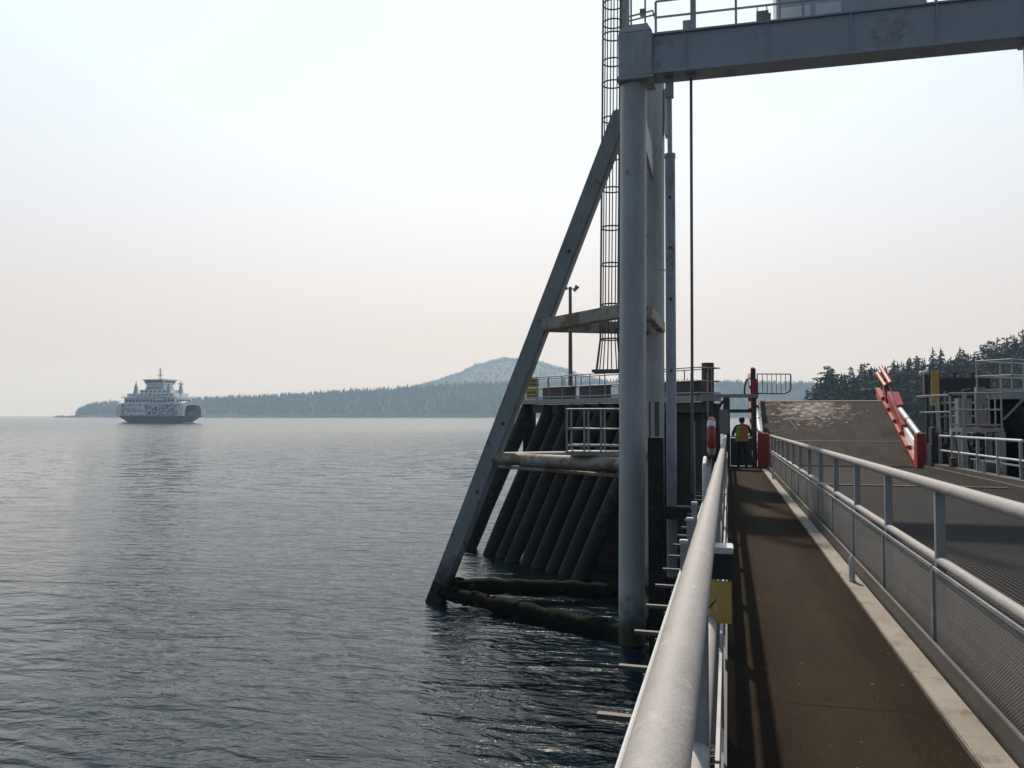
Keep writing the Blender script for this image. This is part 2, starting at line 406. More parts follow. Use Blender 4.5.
# ------------------------------------------------------------------ sea, land
YB = -12.0                                          # the ramp carries on behind the viewer
w = MB(); w.add([(-5600, -280, WZ), (2900, -280, WZ), (2900, 4900, WZ), (-5600, 4900, WZ)], [(0, 1, 2, 3)])
struct(w.build('water', 'water'))

def interp(tab, x):
    if x <= tab[0][0]: return tab[0][1]
    for (a, va), (b, vb) in zip(tab, tab[1:]):
        if x <= b:
            t = (x - a) / (b - a); t = t * t * (3 - 2 * t) * .5 + t * .5
            return va + (vb - va) * t
    return tab[-1][1]

def land(name, tab, d0, d1, d2, step, treeh, ntree, tname, tlabel, cone=(5, 9)):
    """a strip of land from a shore at d0 rising to a crest at d1, falling behind at d2; tab = bearing -> crest height"""
    b0, b1 = tab[0][0], tab[-1][0]
    nx = int((b1 - b0) / step); secs = [0, .04, .2, .4, .6, .8, 1.0, 1.3]
    def hgt(bx, s):
        H = max(.5, interp(tab, bx) - treeh * .8)
        k = min(1, s) ** .75
        n = mnoise.noise(Vector((bx * .03, s * 2.3, d0 * .01)))
        z = 1.2 + H * k * (1 + .1 * n * (1 - k)) if s > 0 else -1.5
        if s > 1: z = H * .5
        return z
    m = MB(); vs = []
    for i in range(nx + 1):
        bx = b0 + (b1 - b0) * i / nx
        for s in secs:
            d = d0 + (d1 - d0) * s + 18 * mnoise.noise(Vector((bx * .05, s, 3)))
            x, y = far(bx, d); vs.append((x, y, hgt(bx, s)))
    k = len(secs); fs = [(i * k + j, (i + 1) * k + j, (i + 1) * k + j + 1, i * k + j + 1) for i in range(nx) for j in range(k - 1)]
    m.add(vs, fs); o = struct(m.build(name, ['land', 'rock'], smooth=True))
    for p in o.data.polygons:
        if p.index % (k - 1) == 0: p.material_index = 1
    rnd = random.Random(11 + int(d0)); t = MB()
    for i in range(ntree):
        bx = rnd.uniform(b0 + 2, b1); s = rnd.uniform(.05, 1.0) if i % 3 else rnd.uniform(.9, 1.02)
        d = d0 + (d1 - d0) * s; x, y = far(bx, d)
        h = treeh * rnd.uniform(.5, 1.1) * (1.18 if rnd.random() < .06 else 1); z = hgt(bx, s) - 1; r = h * rnd.uniform(.17, .3); a = rnd.uniform(0, 6)
        q = rnd.uniform(.3, .5)
        ring1 = [(x + r * rnd.uniform(.7, 1.2) * math.cos(a + 1.2566 * j), y + r * math.sin(a + 1.2566 * j), z + h * .05) for j in range(5)]
        ring2 = [(x + r * .62 * math.cos(a + .6 + 1.2566 * j), y + r * .62 * math.sin(a + .6 + 1.2566 * j), z + h * q) for j in range(5)]
        t.add(ring1 + ring2 + [(x, y, z + h)], [(j, (j + 1) % 5, 5 + (j + 1) % 5, 5 + j) for j in range(5)] + [(5 + j, 5 + (j + 1) % 5, 10) for j in range(5)])
    tag(t.build(tname, 'farwood'), tlabel, 'forest', kind='stuff')

def crest(tab, d): return [(x, CZ + (415 - y) / F_PX * d) for x, y in tab]
land('far_shore', crest([(74, 414), (82, 406), (95, 402.5), (120, 400.5), (160, 399), (200, 397), (250, 395), (300, 392.5), (350, 389), (400, 386),
      (450, 382.5), (520, 380), (600, 379), (680, 379.5), (760, 380), (860, 383), (960, 392)], 2350), 2180, 2350, 2700, 3, 18, 8000,
     'distant_forest', 'hazy blue conifer forest along the far shore behind the ferry')
land('hill', crest([(360, 400), (400, 390), (430, 381), (455, 373), (480, 362), (505, 356.5), (535, 359), (560, 366), (590, 376), (620, 384), (660, 392), (720, 400)], 3600),
     2900, 3600, 4250, 3, 14, 8000, 'hillside_forest', 'pale hazy forest covering the round hill behind the far shore')
# low rocky spit at the left tip of the far shore
m = MB()
for i in range(9):
    x, y = far(58 + i * 3.2, 2200 + 10 * math.sin(i * 2.2)); r = 8 + 3 * math.sin(i * 1.7)
    m.ball((x, y, 0), r, 8, 6, (1.3, 1.2, .38 + .2 * math.sin(i * 2.1) ** 2))
struct(m.build('rock_spit', 'rock'))

# ------------------------------------------------------------------ wooded headland on the right
HT = [(798, 2), (806, 14), (815, 20), (830, 24.5), (850, 23), (880, 25), (905, 27.5), (940, 30), (985, 31.5), (1000, 34), (1015, 38), (1040, 38), (1090, 41), (1160, 44), (1260, 44)]
HD = 300
def head_h(bx, d):
    top = max(.6, interp(HT, bx) - 15.5)
    t = max(0, min(1, (d - 255) / 60)); t = t * t * (3 - 2 * t)
    return -1.0 + (top + 2.2) * t + .6 * mnoise.noise(Vector((bx * .05, d * .05, 0)))
m = MB(); vs = []; nb = 90; dd = [248, 256, 262, 270, 280, 292, 305, 318, 340, 380, 440]
for i in range(nb + 1):
    bx = 793 + (1260 - 793) * i / nb
    for d in dd:
        x, y = far(bx, d); vs.append((x, y, head_h(bx, d) if d > 250 else -2))
k = len(dd); m.add(vs, [(i * k + j, (i + 1) * k + j, (i + 1) * k + j + 1, i * k + j + 1) for i in range(nb) for j in range(k - 1)])
struct(m.build('headland', 'land', smooth=True))

def conifer(mb, H, rnd, x=0, y=0, z=0, levels=26, spread=.2, ragged=.35, bare=.1, flat=False):
    """whorls of drooping sprays of needle clumps round a stem"""
    lean = rnd.uniform(-.02, .02)
    for i in range(levels):
        t = bare + (1 - bare) * i / levels
        if flat: prof = (.35 + .65 * math.sin(min(1, t * 1.05) * math.pi) ** .7) * (1.15 if rnd.random() < .5 else .55)
        else: prof = ((1 - t) ** .75 + .05) * (.75 + .5 * abs(math.sin(i * 1.9 + H)))
        nb = max(3, int(7 * (1 - t * .6)))
        for b in range(nb):
            if rnd.random() < .1: continue
            a = rnd.uniform(0, 6.283); L = H * spread * prof * rnd.uniform(1 - ragged, 1 + ragged * .6)
            zz = z + H * t + rnd.uniform(-.3, .3); droop = rnd.uniform(.05, .38) * (0.3 if flat else 1)
            ca, sa = math.cos(a), math.sin(a); bx, by = x + lean * H * t, y
            segs = 3 if levels > 14 else 2
            for q in range(segs):
                u0, u1 = q / segs, (q + 1.15) / segs
                w0 = L * (.3 - .2 * u0) * rnd.uniform(.7, 1.3) + .12; h0 = rnd.uniform(.1, .35)
                p0 = (bx + ca * L * u0, by + sa * L * u0, zz - droop * L * u0 * u0 + h0)
                p1 = (bx + ca * L * u1 - sa * w0, by + sa * L * u1 + ca * w0, zz - droop * L * u1 - rnd.uniform(0, .7))
                p2 = (bx + ca * L * u1 + sa * w0, by + sa * L * u1 - ca * w0, zz - droop * L * u1 - rnd.uniform(0, .7))
                p3 = (bx + ca * L * (u1 + .12), by + sa * L * (u1 + .12), zz - droop * L * u1 + rnd.uniform(-.2, .3))
                mb.add([p0, p1, p3, p2], [(0, 1, 2), (0, 2, 3)])
    mb.add([(x + lean * H, y, z + H * 1.03), (x - .25, y, z + H * .9), (x + .25, y, z + H * .9)], [(0, 1, 2)])

protos = []
for i, (nm, sp, rg, lv, bare, flat, lab) in enumerate([
        ('fir_tree', .25, .5, 26, .06, False, 'dark pointed fir tree in the wood on the right headland'),
        ('fir_tree', .2, .6, 24, .1, False, 'narrow ragged fir tree in the wood on the right headland'),
        ('fir_tree', .31, .55, 22, .08, False, 'broad dark fir tree in the wood on the right headland'),
        ('pine_tree', .27, .6, 18, .22, True, 'open irregular pine tree with flat layered boughs on the right headland')]):
    rnd = random.Random(40 + i); H = 16
    t = thing(nm, lab, 'tree', (0, 0, 0), 'trees of the headland wood')
    c = MB(); conifer(c, H, rnd, 0, 0, 0, lv, sp, rg, bare, flat); c.build('crown', 'fir', t)
    MB().tube([(0, 0, -1.5), (0, 0, H * .5), (.05, 0, H * .96)], [.28, .18, .04], 6).build('trunk', 'bark', t)
    protos.append(t)
used = set()
def put_tree(pi, bx, d, H):
    s = protos[pi]; x, y = far(bx, d)
    if pi in used:
        r = s.copy(); col.objects.link(r)
        for ch in list(s.children):
            c = ch.copy(); col.objects.link(c); c.parent = r
    else: r = s; used.add(pi)
    r.location = (x, y, head_h(bx, d) - .3); r.rotation_euler = (0, 0, random.uniform(0, 6.28))
    k = H / 16; r.scale = (k, k, k)
    return r
rt = random.Random(5)
bx = 803
while bx < 1085:                                    # the skyline row
    top = interp(HT, bx); d = 312 + rt.uniform(-5, 5)
    H = max(5, (CZ + (top - CZ) * d / HD) - head_h(bx, d)) * rt.uniform(.78, 1.07)
    pi = 3 if (822 < bx < 845 or rt.random() < .3) else rt.choice([0, 0, 1, 1, 2])
    put_tree(pi, bx, d, H); bx += rt.uniform(4.5, 9.5)
for d, lo in ((296, 806), (283, 808), (272, 805)):  # rows in front of it
    bx = lo
    while bx < 1080:
        dd_ = d + rt.uniform(-5, 5)
        put_tree(3 if rt.random() < .12 else rt.choice([0, 1, 2, 2]), bx, dd_, max(5, min(17, interp(HT, bx) - 7)) * rt.uniform(.72, 1.05)); bx += rt.uniform(8, 15)
fm = MB(); rnd = random.Random(77)                  # the body of the wood
for i in range(950):
    bx = rnd.uniform(800, 1255); d = rnd.uniform(262, 345)
    x, y = far(bx, d); H = max(4, min(15, interp(HT, bx) - 8)) * rnd.uniform(.6, .95)
    conifer(fm, H, rnd, x, y, head_h(bx, d) - .4, 9, .24, .4, .02)
tag(fm.build('forest', 'fir'), 'dense dark undergrowth and trees filling the wood on the right headland', 'forest', kind='stuff')

# ------------------------------------------------------------------ the linkspan: walkway, road deck, kerbs
YE = 31.0
struct(MB().box(-.02, 1.06, YB, YE, -.06, 0, 1).build('walkway', 'walk'))
struct(MB().box(1.45, 6.42, YB, 22.4, -.1, -.02, 1).build('road_deck', 'grating'))
struct(MB().box(1.45, 6.42, 22.4, 32.0, -.1, -.012, 1).build('road_plate', 'roadplate'))
struct(MB().box(1.45, 6.42, 22.36, 22.46, -.012, .01, 1).build('deck_joint_strip', 'kerb'))
struct(MB().box(1.075, 1.235, YB, 29.9, -.06, .012, 1).build('kerb', 'kerb', bevel=.006))
struct(MB().box(1.25, 1.275, YB, 29.9, -.06, .13, 1).build('kerb_toe_plate', 'toe', bevel=.004))
k = MB().box(6.42, 6.5, YB, 31.6, -.1, .1, 1).box(6.5, 6.82, YB, 31.6, -.02, .22, 1)
struct(k.build('kerb_right', 'toe', bevel=.01))
g = MB()
for x0, x1 in ((-.06, .12), (1.3, 1.55), (3.7, 3.95), (6.35, 6.65)): g.box(x0, x1, YB, 32, -1.15, -.115, 1)
y = YB + .4
while y < 31.5: g.box(.125, 6.34, y, y + .12, -.5, -.12, 1); y += 1.5
g.box(.13, 6.33, YB, 32, -1.1, -1.06, 1)
struct(g.build('ramp_girders', 'girder'))
# steel outriggers under the water-side edge of the walkway
first = None; y = 1.9; lab = 'thin steel outrigger bracket jutting over the water below the left railing'
while y < 28:
    if first is None:
        first = thing('outrigger_bracket', lab, 'bracket', (-.06, 1.9, dk(1.9) - .17), 'outrigger brackets along the water side of the walkway')
        MB().bar((-.06, 1.9, dk(1.9) - .17), (-.75, 1.9, dk(1.9) - .16), .05, .03).build('arm', 'toe', first)
        MB().bar((-.06, 1.9, dk(1.9) - .5), (-.6, 2.0, dk(1.9) - .24), .03, .03).build('strut', 'toe', first)
    else:
        r = first.copy(); col.objects.link(r); r.location = (-.06, y, dk(y) - .17)
        for ch in list(first.children):
            c = ch.copy(); col.objects.link(c); c.parent = r; c.matrix_parent_inverse = ch.matrix_parent_inverse.copy()
    y += 1.0
tag(MB().tube([(-.4, YB, dk(YB) + .27), (-.4, 28, dk(28) + .27)], .014, 8).build('conduit_pipe', 'white', smooth=True),
    'thin pale conduit pipe running along the water side of the left railing', 'pipe')

# railings ----------------------------------------------------------------
P0, PS = 6.21, 1.87
def railing(label, x, side, y0, y1):
    t = thing('walkway_railing', label, 'railing', (x, y0, dk(y0)), None)
    MB().tube([(x, y0, dk(y0) + 1.105), (x, y1, dk(y1) + 1.105)], .0415, 24).build('top_rail', 'rail', t, smooth=True)
    MB().tube([(x, y0, dk(y0) + .61), (x, y1, dk(y1) + .61)], .032, 16).build('mid_rail', 'rail', t, smooth=True)
    ys = []; y = P0 - PS * 9
    while y < y1 - .2:
        if y > y0: ys.append(y)
        y += PS
    for y in ys:
        d = dk(y)
        MB().box(x - .03, x + .03, y - .03, y + .03, d - .05, d + 1.07).build('post', 'post', t, bevel=.004)
    ends = [y0] + ys + [y1]
    xm = x + side * .045
    for a, b in zip(ends, ends[1:]):
        a += .012; b -= .012
        if b - a < .1: continue
        MB().add([(xm, a, dk(a) + .02), (xm, b, dk(b) + .02), (xm, b, dk(b) + .565), (xm, a, dk(a) + .565)], [(0, 1, 2, 3)]).build('mesh_panel', 'mesh', t)
        f = MB()
        for z in (.02, .565): f.bar((xm + side * .006, a, dk(a) + z), (xm + side * .006, b, dk(b) + z), .012, .022)
        for yy in (a, b): f.bar((xm + side * .006, yy, dk(yy) + .032), (xm + side * .006, yy, dk(yy) + .553), .012, .02)
        f.build('panel_frame', 'post', t)
    return t
railing('galvanized pipe railing along the water side of the walkway, its pipe nearest the viewer', -.09, 1, -3.0, 28.6)
railing('galvanized pipe railing with mesh panels between the walkway and the road deck', 1.37, -1, -3.0, 29.4)
# road-side railing on the far side of the deck
t = thing('road_railing', 'white pipe railing ending at the red post on the far side of the road deck', 'railing', (6.66, 22, dk(22)))
MB().tube([(6.66, 22.0, dk(22) + 1.13), (6.66, 31.6, dk(31.6) + 1.13)], .035, 12).build('top_rail', 'white', t, smooth=True)
MB().tube([(6.66, 17.5, dk(17.5) + .66), (6.66, 31.6, dk(31.6) + .66)], .03, 12).build('mid_rail', 'white', t, smooth=True)
MB().tube([(6.72, 22.0, dk(22) + .52), (6.72, 26.6, dk(26.6) + .52)], .025, 12).build('pipe', 'white', t, smooth=True)
for y in (17.6, 20.0, 22.15, 23.9, 25.7, 27.6, 28.4, 30.0):
    MB().box(6.625, 6.695, y - .035, y + .035, dk(y) + .2, dk(y) + 1.1 if y > 22 else dk(y) + .66).build('post', 'post', t)

# small fittings on the deck
def stub(x, y, h, r, label):
    d = dk(y) + .012
    o = MB().tube([(x, y, d), (x, y, d + .012)], r * 1.3, 12).tube([(x, y, d + .012), (x, y, d + h * .8), (x, y, d + h * .93), (x, y, d + h)], [r, r, r * .75, r * .2], 12).build('pipe_stub', 'white', smooth=True)
    tag(o, label, 'post', 'pipe stubs along the kerbs')
stub(1.14, 8.7, .25, .028, 'short rounded pipe stub on the kerb beside the near mesh panels')
stub(1.17, 24.0, .27, .028, 'short rounded pipe stub on the kerb near the red post at the walkway end')
d_ = dk(24.9) + .22
tag(MB().tube([(6.6, 24.9, d_), (6.6, 24.9, d_ + .28), (6.6, 24.9, d_ + .33)], [.05, .05, .02], 12).build('pipe_stub', 'rail', smooth=True), 'short pale pipe stub on the far kerb below the white road railing', 'post', 'pipe stubs along the kerbs')
tag(MB().box(6.5, 6.68, 27.85, 28.2, dk(28) + .22, dk(28) + .5).build('kerb_box', 'dark', bevel=.01), 'small dark box on the far kerb between two railing posts', 'box')

# signal box and yellow notice on the near railing
t = thing('control_box', 'small black box with a pale lid fixed to the near railing above a yellow notice', 'box', (-.03, 4.06, dk(4) + .8))
MB().box(-.125, .012, 4.0, 4.14, 5.145, 5.262).build('body', 'black', t, bevel=.004)
MB().box(-.13, .017, 3.993, 4.147, 5.263, 5.292).build('lid', 'white', t, bevel=.004)
t = thing('yellow_notice', 'small yellow notice plate hanging under the black box on the near railing', 'sign', (-.05, 4.0, 5.04))
MB().box(-.125, .008, 4.006, 4.012, 4.945, 5.138).build('plate', 'sign_yellow', t)
mk = MB(); mk.bar((-.094, 4.003, 5.012), (-.066, 4.003, 5.045), .003, .006).bar((-.066, 4.003, 5.045), (-.064, 4.003, 5.06), .003, .004)
mk.build('printed_stroke', 'ink', t)
mk = MB()
for i in range(7): mk.box(-.075, -.075 + .018 + .008 * ((i * 7) % 3) / 2, 4.003, 4.0055, 5.0 + i * .0085, 5.003 + i * .0085)
mk.build('printed_lines', 'faint', t)
tag(MB().box(-.075, -.015, 19.6, 19.7, dk(19.6) + .35, dk(19.6) + .75).build('notice_board', 'sign_yellow', bevel=.003), 'small beige plate fixed low on the near railing towards the walkway end', 'plate')
# caps of three boxed posts outboard of the near railing
for i, (y, z, lb) in enumerate(((7.29, 4.83, 'nearest of three pale capped posts outside the water-side railing'), (8.45, 4.88, 'middle of three pale capped posts outside the water-side railing'), (9.6, 4.92, 'farthest of three pale capped posts outside the water-side railing'))):
    t = thing('capped_post', lb, 'post', (-.36, y, dk(y) - .2), 'capped posts outside the railing')
    MB().box(-.405, -.345, y, y + .06, dk(y) - .3, z - .02).build('post', 'post', t)
    MB().box(-.41, -.34, y - .005, y + .065, z - .02, z + .012).build('cap', 'white', t, bevel=.006)
# life ring
t = thing('life_ring', 'red and white life ring hung on the outside of the water-side railing', 'life ring', (-.29, 15.5, 5.5))
rr = MB(); seg = 32
for b in range(4): rr.m = 0; rr.ring((-.29, 15.5, 5.5), .3, .072, 'x', 9, 10, b * 90 + 57, b * 90 + 121)
rr.build('ring', 'red', t, smooth=True)
for b in range(4): MB().ring((-.29, 15.5, 5.5), .3, .076, 'x', 4, 10, b * 90 + 32, b * 90 + 56).build('band', 'white', t, smooth=True)
MB().bar((-.2, 15.5, 4.4), (-.2, 15.5, 5.75), .05, .03).bar((-.3, 15.5, 5.74), (-.19, 15.5, 5.74), .03, .03).build('hanger', 'dark', t)
tag(MB().tube([(-.35, 12.8, 4.35), (-.35, 12.8, 4.95), (-.35, 12.9, 5.16), (-.35, 13.3, 5.24), (-.3, 13.6, 5.1), (-.3, 13.6, 4.3)], .03, 8).build('pipe_hoop', 'white', smooth=True),
    'white bent pipe hoop outside the railing below the life ring', 'pipe')

# ------------------------------------------------------------------ raised loading apron
AY, AZ, AX = 31.9, dk(31.9), 3.85
SA = math.atan(.38)
t = thing('loading_apron', 'raised brown steel loading apron with peeling paint at the end of the road deck', 'ramp', (AX, AY, AZ))
def ap(x, l, n=0.0):  # across, along the plate, off the plate
    return (AX + x, AY + l * math.cos(SA) - n * math.sin(SA), AZ + l * math.sin(SA) + n * math.cos(SA))
o = MB().box(-2.5, 2.42, .05, 6.74, -.12, 0).build('plate', 'apron'); o.parent = t; o.rotation_euler = (SA, 0, 0)
def child(mb, name, mat, smooth=False):
    o = mb.build(name, mat, None, smooth); o.parent = t; o.rotation_euler = (SA, 0, 0); return o
child(MB().box(-2.5, 2.42, 2.3, 2.34, .004, .012), 'seam', 'toe')
child(MB().box(-2.5, 2.42, 6.742, 6.84, -.1, .02), 'lip', 'kerb')
child(MB().bar((-2.3, 3.2, .008), (-1.15, 3.5, .008), .02, .012).bar((-1.2, 3.5, .008), (-1.5, 4.9, .008), .02, .012).bar((-2.4, 5.05, .008), (-1.5, 4.95, .008), .02, .012), 'weld_bead', 'black')
gb = MB()
for x in (-2.2, -1.1, 0, 1.1, 2.2): gb.box(x - .06, x + .06, .3, 6.6, -.4, -.125)
child(gb, 'stiffener', 'girder')
# side rails of the apron, red girders with white lifting cylinders
def apron_side(x, sgn, right):
    xs = AX + x
    s = thing('apron_side_rail', ('red steel side rail on the far right edge of the raised apron, with pale pipes' if right else 'dark red side rail on the left edge of the raised apron beside the walkway end'), 'rail', (xs, AY, AZ), 'side rails of the raised apron')
    W = lambda l, n, dx=0: (xs + dx, AY + l * math.cos(SA) - n * math.sin(SA), AZ + l * math.sin(SA) + n * math.cos(SA))
    A = lambda y, z, dx=0: (xs + dx, y, z)
    gm = 'orange' if right else 'maroon'
    MB().bar(A(32.0, 4.05, -sgn * .12), A(39.6, 6.88, -sgn * .12), .12, .34).build('girder', gm, s, bevel=.01)
    MB().bar(A(32.2, 4.3, -sgn * .1), A(39.7, 7.08, -sgn * .1), .2, .04).build('flange', gm, s)
    MB().bar(A(34.7, 5.25), A(37.2, 6.5), .2, .62, (0, 1, 0)).build('bracket', 'red', s, bevel=.02)
    MB().bar(A(36.4, 6.3), A(37.6, 6.75), .16, .3).build('bracket', 'red', s, bevel=.02)
    MB().bar(A(38.8, 6.7), A(38.6, 7.5), .1, .12).build('bracket', 'red', s)
    MB().bar(A(37.9, 6.35), A(38.4, 7.15), .18, .3).build('bracket', 'red', s, bevel=.02)
    MB().bar(A(35.6, 6.2, .05), A(36.5, 6.75, .05), .24, .22).build('bracket', 'red', s, bevel=.02)
    for k_ in range(5): MB().box(xs - .2, xs - .02, 33.2 + k_ * 1.25, 33.3 + k_ * 1.25, 4.33 + k_ * .467, 4.8 + k_ * .467).build('web_plate', 'red', s)
    MB().bar(A(36.6, 6.5, .04), A(38.2, 7.35, .04), .07, .07).build('link_arm', 'dark', s)
    MB().bar(A(37.4, 6.4), A(37.9, 7.25), .08, .08).build('link_arm', 'dark', s)
    MB().tube([A(39.74, 8.01, .04), A(37.46, 7.2, .04)], .085, 10).build('hand_bar', gm, s, smooth=True)
    MB().tube([A(39.83, 7.72, -.08), A(37.87, 7.1, -.08)], .085, 10).build('hand_bar', gm, s, smooth=True)
    for (y0, z0, y1, z1) in ((32.6, 5.2, 36.3, 6.36), (33.0, 4.85, 37.0, 6.12)):
        a = Vector((xs + sgn * .1, y0, z0)); e = Vector((xs + sgn * .02, y1, z1)); mid = a + (e - a) * .85
        MB().tube([a, mid], .1, 12).build('cylinder', 'white', s, smooth=True)
        MB().tube([mid, e], .06, 12).build('cylinder_rod', 'rail', s, smooth=True)
        MB().tube([a + (e - a) * .42, a + (e - a) * .45], .112, 12).build('clamp_band', 'dark', s)
    MB().bar(A(32.6, 4.45, -.02), A(34.9, 5.32, -.02), .04, .5).build('guard_plate', 'ship_white', s)
apron_side(2.62, 1, True)
apron_side(-2.8, 1, False)
def red_post(x0, x1, y0, y1, z1, label):
    p = thing('red_post', label, 'post', ((x0 + x1) / 2, y0, dk(y0)), 'red end posts of the ramp railings')
    MB().box(x0, x1, y0, y1, dk(y0) - .15, z1).build('post', 'red', p, bevel=.015)
    MB().box(x0 - .03, x1 + .03, y0 - .03, y1 + .03, dk(y0) - .16, dk(y0) + .05).build('base_plate', 'red', p)
    MB().box(x0 + .04, x1 - .04, y0 + .05, y1 - .05, z1, z1 + .03).build('cap', 'red', p)
red_post(.96, 1.34, 29.5, 29.95, 5.26, 'red steel end post at the end of the walkway railing beside the worker')
red_post(6.3, 6.9, 31.6, 32.1, 5.24, 'red steel end post where the white road railing meets the apron')

# ------------------------------------------------------------------ lifting gantry
G = thing('lifting_gantry', 'tall grey steel gantry with a raking leg and caged ladder spanning the ramp', 'gantry', (-2.8, 25, 0))
def col_tube(x, y, z0, z1, r, name='column', mat='galv', tilt=.16):
    return MB().tube([(x, y, z0), (x + tilt, y, z1)], r, 32).build(name, mat, G, smooth=True)
col_tube(-2.82, 25.0, -3, 15.9, .39)
col_tube(-2.74, 31.1, -3, 18.7, .42)
MB().tube([(8.22, 25, -3), (8.22, 25, 15.9)], .42, 32).build('column', 'galv', G, smooth=True)
for cx_, cy_ in ((-2.82, 25.0), (-2.74, 31.1), (8.22, 25.0)):
    for z in (2.6, 6.9, 11.2):
        tx = cx_ + (.16 * (z + 3) / 18.9 if cx_ < 0 else 0)
        MB().tube([(tx, cy_, z), (tx, cy_, z + .035)], .398 if cx_ == -2.82 else .428, 32).build('weld_band', 'galv', G, smooth=True)
c = MB().box(-3.06, -2.06, 24.52, 25.48, 15.9, 17.2)
c.hexa([(-3.06, 24.52, 17.2), (-2.06, 24.52, 17.2), (-2.06, 25.48, 17.2), (-3.06, 25.48, 17.2), (-2.95, 24.6, 17.45), (-2.2, 24.6, 17.45), (-2.2, 25.4, 17.45), (-2.95, 25.4, 17.45)])
c.box(-3.1, -2.03, 24.48, 25.52, 15.78, 15.9)
c.build('column_head', 'galv', G, bevel=.02)
MB().box(7.78, 8.72, 24.52, 25.48, 15.9, 17.3).build('column_head', 'galv', G, bevel=.02)
MB().box(-2.05, 7.77, 24.65, 25.35, 16.0, 17.08).build('cross_beam', 'beam', G)
f = MB().box(-2.05, 7.77, 24.58, 25.42, 17.083, 17.13).box(-2.05, 7.77, 24.58, 25.42, 15.93, 15.997)
f.build('beam_flange', 'beam', G)
for x in (-1.1, 1.2, 3.4, 5.6): MB().box(x - .02, x + .02, 24.6, 24.648, 16.0, 17.08).build('beam_stiffener', 'beam', G)
MB().bar((-2.65, 25.48, 15.6), (-2.62, 31.0, 15.0), .12, 1.0).build('tie_plate', 'galv', G)
MB().prism([(-2.16, 30.9), (-1.95, 31.2), (-2.16, 31.5)], 16.2, 17.9).build('gusset', 'galv', G)
LT = Vector((-3.45, 28.9, 16.4)); LB = Vector((-10.27, 28.9, WZ)); LB = LB + (LB - LT) * .15
def leg_at(z): t_ = (z - LB.z) / (LT.z - LB.z); return LB + (LT - LB) * t_
MB().bar(LB, LT, .6, .6, (0, 1, 0)).build('raking_leg', 'leg', G, bevel=.07)
MB().bar((-3.5, 28.9, 15.9), (-2.68, 25.45, 15.9), .18, .7).bar((-3.5, 28.9, 15.9), (-2.66, 30.7, 15.9), .18, .7).build('leg_head', 'galv', G)
for z in (5.6, 11.6, 3.2):
    p = leg_at(z); MB().ball((p.x + .05, p.y - .32, p.z), .06, 8, 6).build('eye_bolt', 'dark', G)
p = leg_at(9.05)
MB().bar(p, (-2.95, 25.3, 9.05), .3, .42).build('brace', 'brace', G, bevel=.02)
MB().bar(p, (-2.75, 30.8, 9.05), .3, .42).build('brace', 'brace', G, bevel=.02)
MB().bar((-2.35, 25.9, 9.05), (-2.3, 30.6, 9.05), .26, .4).build('brace', 'brace', G, bevel=.02)
p = leg_at(4.36)
MB().tube([p, (-2.95, 25.2, 4.42)], .21, 20).build('brace', 'brace', G, smooth=True)
MB().tube([p, (-2.75, 30.9, 4.42)], .21, 20).build('brace', 'brace', G, smooth=True)
MB().tube([leg_at(4.1), (-2.95, 25.4, 4.05)],   .06, 10).build('conduit', 'brace', G, smooth=True)
def rough(a, b, r, seed):
    a, b = Vector(a), Vector(b); q = random.Random(seed); m_ = MB()
    m_.tube([a + (b - a) * (k / 26) + Vector((0, 0, q.uniform(-.03, .03))) for k in range(27)], [r * q.uniform(.8, 1.22) for k in range(27)], 14)
    for k in range(60):
        c_ = a + (b - a) * q.random() ** 1.4; g_ = q.uniform(0, 6.28)
        m_.ball((c_.x, c_.y + r * .85 * math.cos(g_), c_.z + r * .85 * math.sin(g_)), q.uniform(.05, .13), 6, 5, (1.6, 1, .8))
    return m_
p = leg_at(-.45)
rough(p, (-2.85, 25.2, -.62), .27, 1).build('tidal_brace', 'mossy', G, smooth=True)
rough(leg_at(-.2), (-2.8, 30.9, -.5), .26, 2).build('tidal_brace', 'mossy', G, smooth=True)
MB().tube([(-2.75, 25.2, -.5), (-2.7, 30.9, -.45)], .26, 16).build('tidal_brace', 'mossy', G, smooth=True)
# caged ladder
cx, cy, cr = -4.02, 29.75, .385
L = MB().box(-4.62, -3.5, 29.2, 30.3, 7.4, 7.5).build('ladder_cage', 'cage', G)
def sub(mb, name, mat='cage', smooth=False, parent=L):
    o = mb.build(name, mat, None, smooth); o.parent = parent; return o
TL = .012
for z in (21.5, 20.7, 20.0, 19.54, 18.59, 17.79, 16.5, 15.14, 13.96, 12.58, 11.27, 9.82, 8.59):
    sub(MB().ring((cx + TL * (z - 8), cy, z), cr, .028, 'z', 24, 5), 'hoop')
for a in (95, 130, 165, 195, 230, 265, 300, 60):
    ca, sa = math.cos(R(a)), math.sin(R(a))
    sub(MB().tube([(cx + ca * cr * 1.4, cy + sa * cr * 1.4, 7.44), (cx + ca * cr, cy + sa * cr, 8.59), (cx + ca * cr + TL * 13.5, cy + sa * cr, 21.5)], .021, 6), 'cage_bar')
for y in (29.53, 29.97): sub(MB().bar((cx + .3, y, 7.44), (cx + .3 + TL * 13.5, y, 21.5), .05, .03), 'ladder_stile')
z = 7.7
while z < 21.3: sub(MB().tube([(cx + .3 + TL * (z - 8), 29.54, z), (cx + .3 + TL * (z - 8), 29.96, z)], .014, 6), 'rung'); z += .3
MB().bar((-3.0, 25.75, 14.2), (-2.95, 25.75, 19.5), .2, .2).build('mast_tube', 'galv', G)
